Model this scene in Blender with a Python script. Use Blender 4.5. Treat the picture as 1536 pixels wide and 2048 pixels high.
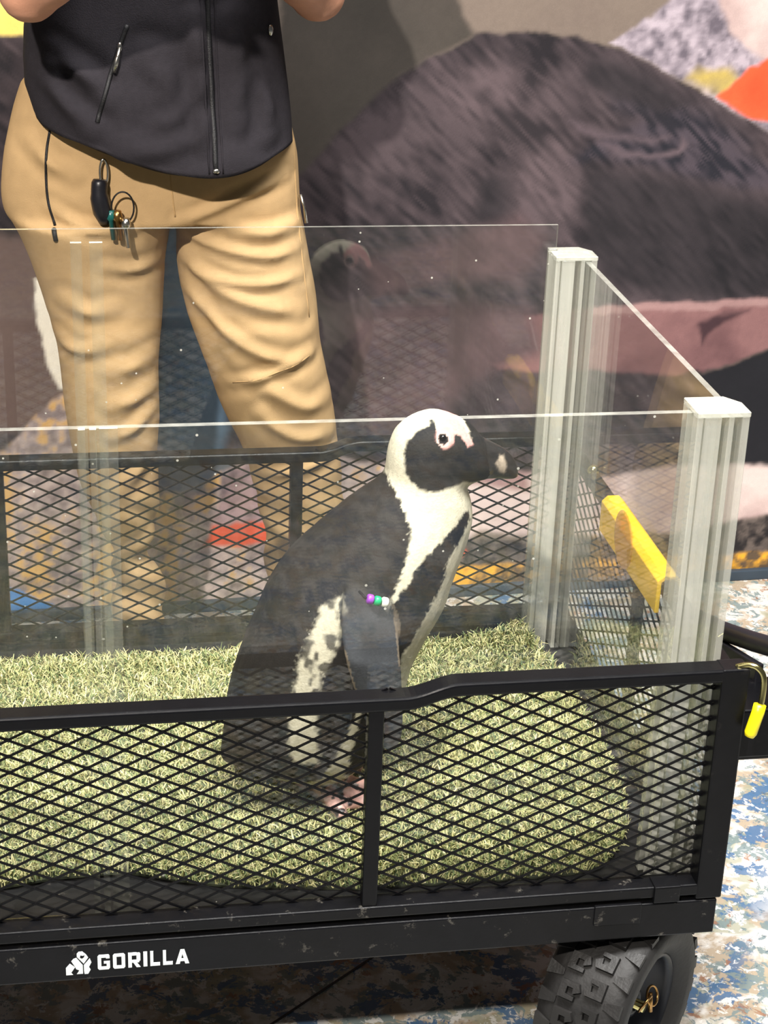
import bpy, bmesh, math, random
import numpy as np
from mathutils import Vector, Matrix, noise as mnoise
from mathutils.bvhtree import BVHTree

# ------------------------------------------------------------------ camera, light, exposure
scene = bpy.context.scene
col = scene.collection
for o in list(bpy.data.objects):
    bpy.data.objects.remove(o)

def make_camera():
    yaw, pit, roll = 0.17916, 0.412316, 0.03771
    fwd = Vector((math.sin(yaw)*math.cos(pit), math.cos(yaw)*math.cos(pit), -math.sin(pit)))
    right = Vector((math.cos(yaw), -math.sin(yaw), 0))
    up = right.cross(fwd)
    r2 = math.cos(roll)*right + math.sin(roll)*up
    u2 = -math.sin(roll)*right + math.cos(roll)*up
    cam = bpy.data.cameras.new('camera')
    ob = bpy.data.objects.new('camera', cam)
    col.objects.link(ob)
    m = Matrix((r2, u2, -fwd)).transposed().to_4x4()
    m.translation = Vector((-0.66209, -1.77959, 1.29868))
    ob.matrix_world = m
    cam.sensor_fit = 'VERTICAL'
    cam.sensor_height = 36.0
    cam.sensor_width = 27.0
    cam.lens = 3621.97/2048*36
    cam.clip_start = 0.02
    scene.camera = ob
make_camera()

world = bpy.data.worlds.new('hall')
scene.world = world
world.use_nodes = True
wbg = world.node_tree.nodes['Background']
wbg.inputs[0].default_value = (0.95, 0.97, 1.0, 1)
wbg.inputs[1].default_value = 0.08

def lamp(name, kind, loc, target, energy, color, **kw):
    l = bpy.data.lights.new(name, kind)
    l.energy = energy
    l.color = color
    for k, v in kw.items():
        setattr(l, k, v)
    o = bpy.data.objects.new(name, l)
    col.objects.link(o)
    o.location = loc
    d = Vector(target) - Vector(loc)
    o.rotation_euler = d.to_track_quat('-Z', 'Y').to_euler()
    return o
# hall lighting on the visitor side, at ceiling height, outside the picture:
# the spotlight that throws the person's shadow on the mural, and the ceiling panel
lamp('track_spotlight_offscreen', 'SPOT', (-1.95, -2.9, 3.55), (-0.42, 1.1, 0.85), 1400, (1.0, 0.92, 0.83),
     spot_size=math.radians(44), spot_blend=0.7, shadow_soft_size=0.07)
lamp('ceiling_panel_offscreen', 'AREA', (0.1, -0.5, 3.55), (0.05, -0.1, 0.0), 106, (1.0, 0.98, 0.95),
     shape='RECTANGLE', size=2.4, size_y=1.2, spread=math.radians(85))

vs = scene.view_settings
vs.view_transform = 'Standard'
vs.look = 'None'
vs.gamma = 1.0
vs.use_curve_mapping = False
vs.exposure = 0.0
try:
    scene.cycles.transparent_max_bounces = 40
    scene.cycles.max_bounces = 10
except Exception:
    pass

# ------------------------------------------------------------------ measured outlines (metres)
PENG_SEC = [[(-0.4988,0.0608),(-0.491,0.0528),0.012],[(-0.4942,0.095),(-0.4564,0.0391),0.035],[(-0.4916,0.126),(-0.4069,0.0266),0.062],[(-0.4884,0.1515),(-0.3457,0.0225),0.082],[(-0.4808,0.1837),(-0.3026,0.0542),0.094],[(-0.4707,0.2156),(-0.2748,0.0979),0.1],[(-0.4607,0.2435),(-0.2607,0.1457),0.103],[(-0.4501,0.2698),(-0.2531,0.1873),0.104],[(-0.4365,0.3042),(-0.2316,0.2371),0.102],[(-0.4144,0.3391),(-0.2137,0.2713),0.098],[(-0.383,0.3707),(-0.2049,0.3043),0.09],[(-0.3414,0.4091),(-0.1948,0.3347),0.078],[(-0.3132,0.4309),(-0.1866,0.3622),0.066],[(-0.2999,0.4425),(-0.1828,0.3869),0.058],[(-0.2947,0.4556),(-0.1853,0.4102),0.052],[(-0.2934,0.4715),(-0.1907,0.4267),0.049],[(-0.2909,0.4872),(-0.1897,0.432),0.047],[(-0.2829,0.5067),(-0.1848,0.4346),0.046],[(-0.2656,0.5218),(-0.1798,0.4364),0.045],[(-0.2399,0.5296),(-0.1748,0.4376),0.043],[(-0.2141,0.5237),(-0.171,0.4381),0.038],[(-0.1928,0.512),(-0.1672,0.4387),0.031],[(-0.1795,0.4984),(-0.1621,0.4392),0.024]]
BEAK_SEC = [[(-0.1847,0.5012),(-0.1697,0.4381),0.024],[(-0.1728,0.4923),(-0.1588,0.4377),0.0185],[(-0.1585,0.4846),(-0.1505,0.4374),0.0145],[(-0.1447,0.4768),(-0.1427,0.4358),0.0115],[(-0.1344,0.4658),(-0.1363,0.4356),0.009],[(-0.1286,0.4542),(-0.1306,0.4361),0.0065],[(-0.1259,0.4434),(-0.1275,0.4373),0.003]]
PG_BACK = [(-0.3073,0.4982),(-0.3072,0.4789),(-0.3025,0.4659),(-0.2947,0.4526),(-0.2829,0.4294),(-0.2732,0.4026),(-0.2751,0.3894),(-0.2802,0.3628),(-0.2894,0.343),(-0.3009,0.3177),(-0.3073,0.2892),(-0.3183,0.2411),(-0.3411,0.157),(-0.377,0.0567),(-0.5425,0.0385),(-0.5407,0.2528),(-0.4801,0.3845),(-0.3853,0.4591),(-0.3262,0.4892)]
PG_BAND = [(-0.2989,0.3148),(-0.2809,0.3324),(-0.2663,0.3555),(-0.2545,0.3698),(-0.2365,0.3811),(-0.2215,0.3926),(-0.1978,0.4129),(-0.1906,0.396),(-0.2081,0.3746),(-0.2199,0.3602),(-0.2267,0.347),(-0.2277,0.33),(-0.2381,0.3099),(-0.2498,0.2919),(-0.2596,0.2716),(-0.2713,0.2491),(-0.2804,0.2391),(-0.2841,0.1681),(-0.3058,0.0519),(-0.3447,0.0545),(-0.3246,0.2414)]
PG_STRIPE = [(-0.356,0.3267),(-0.3545,0.3165),(-0.3589,0.295),(-0.3617,0.2609),(-0.3723,0.2407),(-0.3806,0.2237),(-0.3863,0.1967),(-0.3851,0.1353),(-0.3804,0.0915),(-0.4121,0.0936),(-0.4218,0.116),(-0.4206,0.1662),(-0.4149,0.1983),(-0.4105,0.2358),(-0.4023,0.263),(-0.3917,0.2864),(-0.3789,0.3129)]
PG_MASK = [(-0.2419,0.5267),(-0.2466,0.5242),(-0.2476,0.5191),(-0.2591,0.5156),(-0.2673,0.5075),(-0.2737,0.5012),(-0.2769,0.489),(-0.2783,0.4774),(-0.2771,0.4636),(-0.2705,0.4535),(-0.2622,0.4467),(-0.2478,0.4429),(-0.2299,0.4442),(-0.2132,0.4463),(-0.2027,0.4486),(-0.1837,0.4426),(-0.127,0.4406),(-0.1312,0.5034),(-0.176,0.5242),(-0.2016,0.5409),(-0.2168,0.5388),(-0.2063,0.5263),(-0.1982,0.5132),(-0.1936,0.4968),(-0.2003,0.4957),(-0.207,0.5057),(-0.2141,0.5111),(-0.2177,0.5099),(-0.2199,0.5035),(-0.2239,0.4984),(-0.23,0.496),(-0.2362,0.4988),(-0.2403,0.5067),(-0.2395,0.5157)]
PG_PINK = [(-0.2395,0.5157),(-0.2349,0.5213),(-0.2253,0.5256),(-0.213,0.5246),(-0.204,0.5172),(-0.1972,0.5054),(-0.1936,0.4962),(-0.2003,0.4951),(-0.207,0.5057),(-0.2141,0.5117),(-0.2177,0.5099),(-0.2198,0.5022),(-0.2251,0.4971),(-0.2312,0.496),(-0.2375,0.4995),(-0.241,0.508)]
PG_PALE = [(-0.1605,0.4648),(-0.1541,0.4738),(-0.1483,0.471),(-0.1435,0.4562),(-0.1468,0.447),(-0.1526,0.4498)]
PG_EYE = [(-0.2323,0.5064)]
FLIP = [[(-0.3505,0.3414),(-0.3029,0.3379)],[(-0.3586,0.3237),(-0.2937,0.3206)],[(-0.3609,0.2934),(-0.2892,0.283)],[(-0.3589,0.266),(-0.2866,0.2484)],[(-0.3541,0.2451),(-0.2844,0.2239)],[(-0.3459,0.2168),(-0.282,0.1956)],[(-0.3349,0.181),(-0.2802,0.1634)],[(-0.3201,0.148),(-0.2809,0.1347)],[(-0.3035,0.1253),(-0.2874,0.1206)]]
YP = 0.25
BEADS = [[-0.3304,0.135,0.3405],[-0.3219,0.135,0.3388],[-0.3126,0.135,0.3357]]
JK = [[(-0.7152,0.8997),(-0.346,0.904)],[(-0.7229,0.8561),(-0.3402,0.8596)],[(-0.7263,0.8121),(-0.3342,0.8146)],[(-0.725,0.7749),(-0.3291,0.7766)],[(-0.7153,0.7222),(-0.3237,0.7227)],[(-0.6984,0.6764),(-0.3206,0.6758)]]
HEM = [(-0.7251,0.7734),(-0.7131,0.7305),(-0.6856,0.7148),(-0.6203,0.6947),(-0.5251,0.6655),(-0.4503,0.6614),(-0.3472,0.6868),(-0.3216,0.6875)]
PELV = [[(-0.7354,0.7749),(-0.3299,0.7766)],[(-0.7508,0.7298),(-0.3214,0.7304)],[(-0.7638,0.6765),(-0.3088,0.6757)],[(-0.7702,0.638),(-0.3042,0.6361)],[(-0.7736,0.599),(-0.3011,0.596)],[(-0.7691,0.5675),(-0.2982,0.5637)]]
LEGL = [[(-0.7645,0.5674),(-0.5099,0.5654)],[(-0.7492,0.5355),(-0.5119,0.5331)],[(-0.7298,0.4869),(-0.5196,0.4842)],[(-0.7116,0.4212),(-0.5237,0.418)],[(-0.6969,0.3541),(-0.5303,0.3506)],[(-0.6907,0.2858),(-0.5329,0.2819)],[(-0.6856,0.225),(-0.5322,0.2207)],[(-0.678,0.1631),(-0.5364,0.1586)],[(-0.6641,0.0908),(-0.5342,0.0861)],[(-0.6332,0.0162),(-0.542,0.0125)],[(-0.6177,-0.031),(-0.5545,-0.0338)],[(-0.6161,-0.0688),(-0.5331,-0.0726)],[(-0.6157,-0.1214),(-0.5287,-0.1256)],[(-0.6304,-0.1933),(-0.5271,-0.1988)]]
LEGR = [[(-0.5036,0.5653),(-0.2982,0.5637)],[(-0.5016,0.533),(-0.292,0.5309)],[(-0.5006,0.484),(-0.2838,0.4812)],[(-0.4923,0.4342),(-0.2738,0.4308)],[(-0.4767,0.3835),(-0.2678,0.3796)],[(-0.4592,0.332),(-0.26,0.3277)],[(-0.4431,0.2797),(-0.2488,0.2749)],[(-0.4225,0.2264),(-0.2391,0.2214)],[(-0.3975,0.1722),(-0.231,0.167)],[(-0.3804,0.1172),(-0.2227,0.1119)],[(-0.3656,0.0522),(-0.2175,0.0466)],[(-0.3539,-0.0139),(-0.2193,-0.0195)],[(-0.349,-0.081),(-0.2307,-0.0863)],[(-0.3485,-0.1343),(-0.2339,-0.1399)],[(-0.3522,-0.208),(-0.2303,-0.2145)]]
FOLDS = [[(-0.4986,0.5508),(-0.4332,0.5303),(-0.3631,0.5174),(-0.3122,0.5225)],[(-0.5013,0.5111),(-0.4527,0.4743),(-0.394,0.4449),(-0.3105,0.423)],[(-0.4909,0.4668),(-0.4529,0.4173),(-0.4016,0.3749),(-0.3415,0.3484),(-0.2892,0.3524)],[(-0.4174,0.3062),(-0.3533,0.3276),(-0.2932,0.3491)],[(-0.3773,0.3137),(-0.3326,0.2819),(-0.2957,0.2637),(-0.2565,0.2678)],[(-0.3728,0.2537),(-0.3441,0.2268),(-0.307,0.2082),(-0.2517,0.2048)],[(-0.614,0.5046),(-0.5721,0.4985),(-0.5299,0.5043)],[(-0.6131,0.3312),(-0.5817,0.3354),(-0.5478,0.3464)],[(-0.6147,0.2689),(-0.583,0.2765),(-0.5464,0.2892)],[(-0.6138,0.2124),(-0.5841,0.2227),(-0.5494,0.25)],[(-0.5021,0.5768),(-0.4562,0.592),(-0.3948,0.6166),(-0.3334,0.638)],[(-0.6805,0.4456),(-0.6429,0.4288),(-0.6081,0.4347)],[(-0.6982,0.381),(-0.668,0.3639),(-0.6214,0.3695)],[(-0.6975,0.5954),(-0.6536,0.5719),(-0.5784,0.5634)],[(-0.6001,0.114),(-0.563,0.1568),(-0.5505,0.1826)],[(-0.5996,-0.0399),(-0.5703,-0.0136),(-0.541,0.0126)],[(-0.3595,0.1321),(-0.31,0.1437),(-0.244,0.1638)],[(-0.488,0.4424),(-0.4728,0.3764),(-0.4414,0.3)],[(-0.723,0.6941),(-0.6949,0.664),(-0.6585,0.6487)],[(-0.4178,0.5618),(-0.3634,0.5534),(-0.3167,0.5609)],[(-0.4721,0.4907),(-0.3941,0.4735),(-0.3075,0.4803)]]
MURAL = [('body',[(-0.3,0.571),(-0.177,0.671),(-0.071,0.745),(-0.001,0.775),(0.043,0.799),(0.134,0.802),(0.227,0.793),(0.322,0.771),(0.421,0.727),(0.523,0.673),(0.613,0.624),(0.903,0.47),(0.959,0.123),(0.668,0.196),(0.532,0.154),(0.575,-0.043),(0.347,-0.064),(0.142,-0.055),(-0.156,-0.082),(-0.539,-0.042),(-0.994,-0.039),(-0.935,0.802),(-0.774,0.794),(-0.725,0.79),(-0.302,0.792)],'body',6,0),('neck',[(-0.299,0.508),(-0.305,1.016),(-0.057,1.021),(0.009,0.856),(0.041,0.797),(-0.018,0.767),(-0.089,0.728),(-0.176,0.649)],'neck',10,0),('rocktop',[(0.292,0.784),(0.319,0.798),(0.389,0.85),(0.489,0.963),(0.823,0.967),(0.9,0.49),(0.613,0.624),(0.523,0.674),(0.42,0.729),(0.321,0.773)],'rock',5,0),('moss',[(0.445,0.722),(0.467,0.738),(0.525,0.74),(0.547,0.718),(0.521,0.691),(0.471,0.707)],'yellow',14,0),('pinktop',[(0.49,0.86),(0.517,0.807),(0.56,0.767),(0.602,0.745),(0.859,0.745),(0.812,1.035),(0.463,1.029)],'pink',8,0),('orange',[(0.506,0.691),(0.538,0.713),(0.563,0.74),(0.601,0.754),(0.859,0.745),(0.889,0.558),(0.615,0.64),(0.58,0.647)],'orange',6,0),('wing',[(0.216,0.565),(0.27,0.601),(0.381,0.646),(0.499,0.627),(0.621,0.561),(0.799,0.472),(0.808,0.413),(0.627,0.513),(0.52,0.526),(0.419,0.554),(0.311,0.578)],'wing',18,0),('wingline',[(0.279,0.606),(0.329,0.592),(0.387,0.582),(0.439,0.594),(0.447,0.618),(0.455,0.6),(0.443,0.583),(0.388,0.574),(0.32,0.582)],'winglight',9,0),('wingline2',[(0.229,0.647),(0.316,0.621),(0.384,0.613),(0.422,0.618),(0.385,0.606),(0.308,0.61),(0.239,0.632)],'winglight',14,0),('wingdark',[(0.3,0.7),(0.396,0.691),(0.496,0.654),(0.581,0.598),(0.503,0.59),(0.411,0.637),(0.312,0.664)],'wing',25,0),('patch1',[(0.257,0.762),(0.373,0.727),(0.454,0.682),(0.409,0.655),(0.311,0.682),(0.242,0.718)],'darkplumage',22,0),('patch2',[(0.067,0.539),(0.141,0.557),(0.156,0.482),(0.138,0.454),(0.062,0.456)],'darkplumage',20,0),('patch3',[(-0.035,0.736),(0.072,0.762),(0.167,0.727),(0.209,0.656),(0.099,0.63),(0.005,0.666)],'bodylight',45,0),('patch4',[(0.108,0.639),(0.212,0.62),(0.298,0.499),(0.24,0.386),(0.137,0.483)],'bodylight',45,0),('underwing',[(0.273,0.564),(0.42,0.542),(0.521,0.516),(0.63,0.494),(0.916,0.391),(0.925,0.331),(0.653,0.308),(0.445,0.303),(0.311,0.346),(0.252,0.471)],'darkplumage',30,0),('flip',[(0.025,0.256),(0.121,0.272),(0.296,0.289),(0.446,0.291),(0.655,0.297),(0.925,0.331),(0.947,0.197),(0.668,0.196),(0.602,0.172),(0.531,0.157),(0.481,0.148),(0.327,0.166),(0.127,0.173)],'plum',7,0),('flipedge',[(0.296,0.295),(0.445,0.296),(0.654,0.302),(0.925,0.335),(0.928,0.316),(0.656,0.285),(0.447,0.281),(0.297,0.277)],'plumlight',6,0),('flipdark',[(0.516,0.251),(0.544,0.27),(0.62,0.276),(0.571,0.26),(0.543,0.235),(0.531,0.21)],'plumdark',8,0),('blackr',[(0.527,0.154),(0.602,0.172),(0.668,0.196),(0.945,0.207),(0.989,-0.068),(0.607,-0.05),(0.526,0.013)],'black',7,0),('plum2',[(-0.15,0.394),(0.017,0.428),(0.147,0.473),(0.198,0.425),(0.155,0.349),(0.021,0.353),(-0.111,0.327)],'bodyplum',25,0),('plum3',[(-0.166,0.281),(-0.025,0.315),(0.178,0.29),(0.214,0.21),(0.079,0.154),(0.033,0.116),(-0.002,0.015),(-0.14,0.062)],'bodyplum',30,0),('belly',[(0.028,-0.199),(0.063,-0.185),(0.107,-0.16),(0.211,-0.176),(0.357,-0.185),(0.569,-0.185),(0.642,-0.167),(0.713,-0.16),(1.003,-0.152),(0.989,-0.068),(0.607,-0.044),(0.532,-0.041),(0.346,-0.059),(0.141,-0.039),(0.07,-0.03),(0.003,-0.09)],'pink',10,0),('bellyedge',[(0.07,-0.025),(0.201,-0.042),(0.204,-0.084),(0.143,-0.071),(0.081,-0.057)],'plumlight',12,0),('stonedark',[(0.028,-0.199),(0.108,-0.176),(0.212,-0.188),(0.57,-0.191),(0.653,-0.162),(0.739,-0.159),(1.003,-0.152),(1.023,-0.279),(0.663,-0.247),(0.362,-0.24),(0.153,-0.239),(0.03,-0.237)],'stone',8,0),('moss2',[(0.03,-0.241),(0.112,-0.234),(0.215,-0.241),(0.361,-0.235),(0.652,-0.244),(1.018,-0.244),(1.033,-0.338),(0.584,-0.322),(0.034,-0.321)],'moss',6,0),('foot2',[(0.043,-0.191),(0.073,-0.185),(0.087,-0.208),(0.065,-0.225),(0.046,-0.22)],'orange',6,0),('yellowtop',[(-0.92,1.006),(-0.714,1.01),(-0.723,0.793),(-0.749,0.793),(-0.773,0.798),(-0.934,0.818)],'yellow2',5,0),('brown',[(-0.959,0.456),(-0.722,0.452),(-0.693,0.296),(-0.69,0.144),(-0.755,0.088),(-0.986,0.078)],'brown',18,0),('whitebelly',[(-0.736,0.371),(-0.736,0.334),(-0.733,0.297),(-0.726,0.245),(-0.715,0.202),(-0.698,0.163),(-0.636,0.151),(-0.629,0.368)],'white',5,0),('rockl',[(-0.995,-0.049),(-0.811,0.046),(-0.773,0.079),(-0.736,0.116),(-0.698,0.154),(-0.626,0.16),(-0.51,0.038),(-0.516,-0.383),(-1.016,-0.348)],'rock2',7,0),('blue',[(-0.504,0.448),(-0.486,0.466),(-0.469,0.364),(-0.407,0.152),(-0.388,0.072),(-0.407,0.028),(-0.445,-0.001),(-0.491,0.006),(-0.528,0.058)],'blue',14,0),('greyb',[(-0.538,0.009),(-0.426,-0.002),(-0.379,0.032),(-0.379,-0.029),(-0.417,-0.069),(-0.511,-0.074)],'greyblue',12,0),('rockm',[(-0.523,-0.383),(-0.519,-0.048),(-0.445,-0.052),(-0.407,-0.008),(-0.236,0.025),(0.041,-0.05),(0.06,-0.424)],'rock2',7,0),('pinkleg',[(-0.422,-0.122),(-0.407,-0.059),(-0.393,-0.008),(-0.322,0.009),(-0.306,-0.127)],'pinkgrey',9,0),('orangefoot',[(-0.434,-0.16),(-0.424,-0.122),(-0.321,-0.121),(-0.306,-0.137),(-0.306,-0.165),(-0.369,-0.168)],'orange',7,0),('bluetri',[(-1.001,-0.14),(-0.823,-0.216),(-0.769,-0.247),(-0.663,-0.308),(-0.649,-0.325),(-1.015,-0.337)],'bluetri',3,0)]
JZIP = [(-0.4599,0.9602),(-0.4573,0.8758),(-0.4533,0.7746),(-0.4499,0.6664)]
LZIP = [(-0.5756,0.8783),(-0.5878,0.8463),(-0.6073,0.7887),(-0.6232,0.7376)]
RPULL = [(-0.3626,0.8647)]
JFOLDS = [[(-0.5466,0.7287),(-0.5021,0.7509),(-0.4687,0.7965)],[(-0.5839,0.7006),(-0.5248,0.7064),(-0.4727,0.734)],[(-0.6966,0.8027),(-0.6694,0.7631),(-0.6343,0.7287)],[(-0.4776,0.8898),(-0.4686,0.8038),(-0.464,0.7079)],[(-0.4209,0.8833),(-0.4098,0.8113),(-0.4133,0.7451)],[(-0.6883,0.8313),(-0.6393,0.803),(-0.6113,0.7742)],[(-0.3838,0.8042),(-0.3686,0.76),(-0.3644,0.7153)],[(-0.5448,0.8323),(-0.5164,0.789),(-0.5243,0.745)]]
KEYS = [(-0.6118,0.6646),(-0.6161,0.642),(-0.6146,0.5846),(-0.5939,0.638),(-0.582,0.6036),(-0.5952,0.5844),(-0.5865,0.5688)]
PPOCK = [(-0.6929,0.715),(-0.7005,0.6716),(-0.7007,0.6108),(-0.6911,0.5683)]
SEAMR = [(-0.3164,0.689),(-0.3128,0.6111),(-0.304,0.5151),(-0.2917,0.4079)]
THIGHZ = [(-0.6928,0.5645),(-0.6904,0.5488)]
# ------------------------------------------------------------------ helpers
FLOOR = -0.30
rng = np.random.RandomState(7)
random.seed(5)

def lin(c):
    return tuple(((v/12.92) if v <= 0.04045 else ((v+0.055)/1.055)**2.4) for v in c)

def rgba(c):
    return (*lin(c), 1.0)

def tag(o, label=None, cat=None, group=None, kind=None):
    if label: o['label'] = label
    if cat: o['category'] = cat
    if group: o['group'] = group
    if kind: o['kind'] = kind
    return o

def empty(name, loc=(0, 0, 0), parent=None):
    o = bpy.data.objects.new(name, None)
    o.empty_display_size = 0.05
    col.objects.link(o)
    o.location = loc
    if parent: adopt(o, parent)
    return o

def adopt(o, parent):
    # things are Empties with a plain location; part meshes are written in world coordinates
    o.parent = parent
    if parent.type == 'EMPTY':
        o.matrix_parent_inverse = Matrix.Translation(-Vector(parent.location))

def link(name, me, mats, parent=None, smooth=False):
    o = bpy.data.objects.new(name, me)
    col.objects.link(o)
    if not isinstance(mats, (list, tuple)): mats = [mats]
    for m in mats: me.materials.append(m)
    if smooth:
        me.polygons.foreach_set('use_smooth', [True]*len(me.polygons))
    if parent is not None:
        adopt(o, parent)
    return o

class MB:
    """collects simple solids into one mesh"""
    def __init__(s):
        s.v = []; s.f = []; s.mi = []
    def add(s, verts, faces, mi=0):
        b = len(s.v)
        s.v += [tuple(v) for v in verts]
        for f in faces:
            s.f.append(tuple(b+i for i in f)); s.mi.append(mi)
    def box(s, x0, x1, y0, y1, z0, z1, mi=0):
        s.add([(x0,y0,z0),(x1,y0,z0),(x1,y1,z0),(x0,y1,z0),(x0,y0,z1),(x1,y0,z1),(x1,y1,z1),(x0,y1,z1)],
              [(0,3,2,1),(4,5,6,7),(0,1,5,4),(1,2,6,5),(2,3,7,6),(3,0,4,7)], mi)
    def prism(s, pts, d, mi=0):
        """closed polygon pts (3D) extruded by vector d"""
        n = len(pts); d = Vector(d)
        a = [Vector(p) for p in pts]
        s.add(a+[p+d for p in a], [tuple(range(n))[::-1], tuple(range(n, 2*n))]+[(i, (i+1) % n, n+(i+1) % n, n+i) for i in range(n)], mi)
    def tube(s, pts, r, n=10, mi=0, closed=False, squash=None):
        P = [Vector(p) for p in pts]
        R = r if isinstance(r, (list, tuple)) else [r]*len(P)
        rings = []; up = None
        for i, p in enumerate(P):
            if closed: t = P[(i+1) % len(P)]-P[i-1]
            else: t = P[min(i+1, len(P)-1)]-P[max(i-1, 0)]
            t.normalize()
            if up is None:
                up = Vector((0, 0, 1)) if abs(t.z) < .9 else Vector((0, 1, 0))
            a = t.cross(up)
            if a.length < 1e-6: a = t.orthogonal()
            a.normalize(); up = a.cross(t).normalized()
            rings.append([p+R[i]*(math.cos(2*math.pi*k/n)*a+math.sin(2*math.pi*k/n)*up) for k in range(n)])
        v = [q for g in rings for q in g]; f = []
        m = len(P)
        for i in range(m if closed else m-1):
            for k in range(n):
                j = (i+1) % m
                f.append((i*n+k, i*n+(k+1) % n, j*n+(k+1) % n, j*n+k))
        if not closed:
            f.append(tuple(range(n))); f.append(tuple((m-1)*n+k for k in range(n))[::-1])
        s.add(v, f, mi)
    def lathe(s, prof, c, axis, n=40, mi=0, closed=False):
        """prof: list of (radius, along axis)"""
        ax = Vector(axis).normalized(); a = ax.orthogonal().normalized(); b = ax.cross(a)
        c = Vector(c); v = []; f = []
        for r, h in prof:
            for k in range(n):
                t = 2*math.pi*k/n
                v.append(c+ax*h+r*(math.cos(t)*a+math.sin(t)*b))
        m = len(prof)
        for i in range(m if closed else m-1):
            j = (i+1) % m
            for k in range(n):
                f.append((i*n+k, i*n+(k+1) % n, j*n+(k+1) % n, j*n+k))
        if not closed:
            f.append(tuple(range(n))[::-1]); f.append(tuple((m-1)*n+k for k in range(n)))
        s.add(v, f, mi)
    def ball(s, c, r, n=12, mi=0, rot=None):
        if not isinstance(r, (tuple, list)): r = (r, r, r)
        v = []; f = []
        m = n//2
        for i in range(m+1):
            ph = math.pi*i/m
            for k in range(n):
                t = 2*math.pi*k/n
                q = Vector((r[0]*math.sin(ph)*math.cos(t), r[1]*math.sin(ph)*math.sin(t), r[2]*math.cos(ph)))
                if rot is not None: q = rot @ q
                v.append(Vector(c)+q)
        for i in range(m):
            for k in range(n):
                f.append((i*n+k, (i+1)*n+k, (i+1)*n+(k+1) % n, i*n+(k+1) % n))
        s.add(v, f, mi)
    def mesh(s, name, fix=True):
        me = bpy.data.meshes.new(name)
        me.from_pydata([tuple(v) for v in s.v], [], s.f)
        me.polygons.foreach_set('material_index', s.mi)
        if fix:
            bm = bmesh.new(); bm.from_mesh(me)
            bmesh.ops.remove_doubles(bm, verts=bm.verts, dist=1e-6)
            bmesh.ops.recalc_face_normals(bm, faces=bm.faces)
            bm.to_mesh(me); bm.free()
        me.update()
        return me
    def build(s, name, mats, parent=None, smooth=False, bevel=0, seg=2):
        me = s.mesh(name)
        if bevel:
            bm = bmesh.new(); bm.from_mesh(me)
            es = [e for e in bm.edges if len(e.link_faces) == 2 and e.calc_face_angle(0) > 0.6]
            bmesh.ops.bevel(bm, geom=es, offset=bevel, segments=seg, affect='EDGES', profile=0.5, clamp_overlap=True)
            bm.to_mesh(me); bm.free()
        return link(name, me, mats, parent, smooth)

def catmull(pts, k):
    """pts: array (n,d) -> denser array through the points"""
    P = np.asarray(pts, float)
    P = np.vstack([2*P[0]-P[1], P, 2*P[-1]-P[-2]])
    out = []
    for i in range(1, len(P)-2):
        for t in np.arange(k)/k:
            a, b, c, d = P[i-1:i+3]
            out.append(.5*((2*b)+(c-a)*t+(2*a-5*b+4*c-d)*t*t+(3*b-a-3*c+d)*t**3))
    out.append(P[-2])
    return np.array(out)

def remesh(mb, voxel, smooth_iter=3, fac=0.5):
    """union of the solids in mb as one continuous surface"""
    me = mb.mesh('tmp')
    o = bpy.data.objects.new('tmp', me); col.objects.link(o)
    md = o.modifiers.new('r', 'REMESH'); md.mode = 'VOXEL'; md.voxel_size = voxel; md.adaptivity = 0
    dg = bpy.context.evaluated_depsgraph_get()
    res = bpy.data.meshes.new_from_object(o.evaluated_get(dg))
    bpy.data.objects.remove(o)
    bm = bmesh.new(); bm.from_mesh(res)
    for _ in range(smooth_iter):
        bmesh.ops.smooth_vert(bm, verts=bm.verts, factor=fac, use_axis_x=True, use_axis_y=True, use_axis_z=True)
    bm.to_mesh(res); bm.free()
    return res

def co_of(me):
    a = np.empty(len(me.vertices)*3, np.float32); me.vertices.foreach_get('co', a)
    return a.reshape(-1, 3).astype(float)
def no_of(me):
    a = np.empty(len(me.vertices)*3, np.float32); me.vertices.foreach_get('normal', a)
    return a.reshape(-1, 3).astype(float)
def set_co(me, a):
    me.vertices.foreach_set('co', np.ascontiguousarray(a, np.float32).ravel()); me.update()
def paint(me, colr, name='tint'):
    at = me.color_attributes.new(name, 'FLOAT_COLOR', 'POINT')
    c = np.ones((len(me.vertices), 4), np.float32); c[:, :3] = colr
    at.data.foreach_set('color', c.ravel())

_tab = np.random.RandomState(3).rand(64, 64, 64).astype(np.float32)
def vnoise(p):
    p = np.asarray(p, float)
    if p.shape[1] == 2: p = np.column_stack([p, np.zeros(len(p))])
    i = np.floor(p).astype(int); f = p-i; f = f*f*(3-2*f); r = 0
    for dx in (0, 1):
        for dy in (0, 1):
            for dz in (0, 1):
                w = (f[:, 0] if dx else 1-f[:, 0])*(f[:, 1] if dy else 1-f[:, 1])*(f[:, 2] if dz else 1-f[:, 2])
                r = r+w*_tab[(i[:, 0]+dx) % 64, (i[:, 1]+dy) % 64, (i[:, 2]+dz) % 64]
    return r
def fbm(p, o=4):
    p = np.asarray(p, float); s = 0; a = .5; t = 0
    for k in range(o):
        s = s+a*vnoise(p*2**k+k*17.3); t += a; a *= .5
    return s/t

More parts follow.
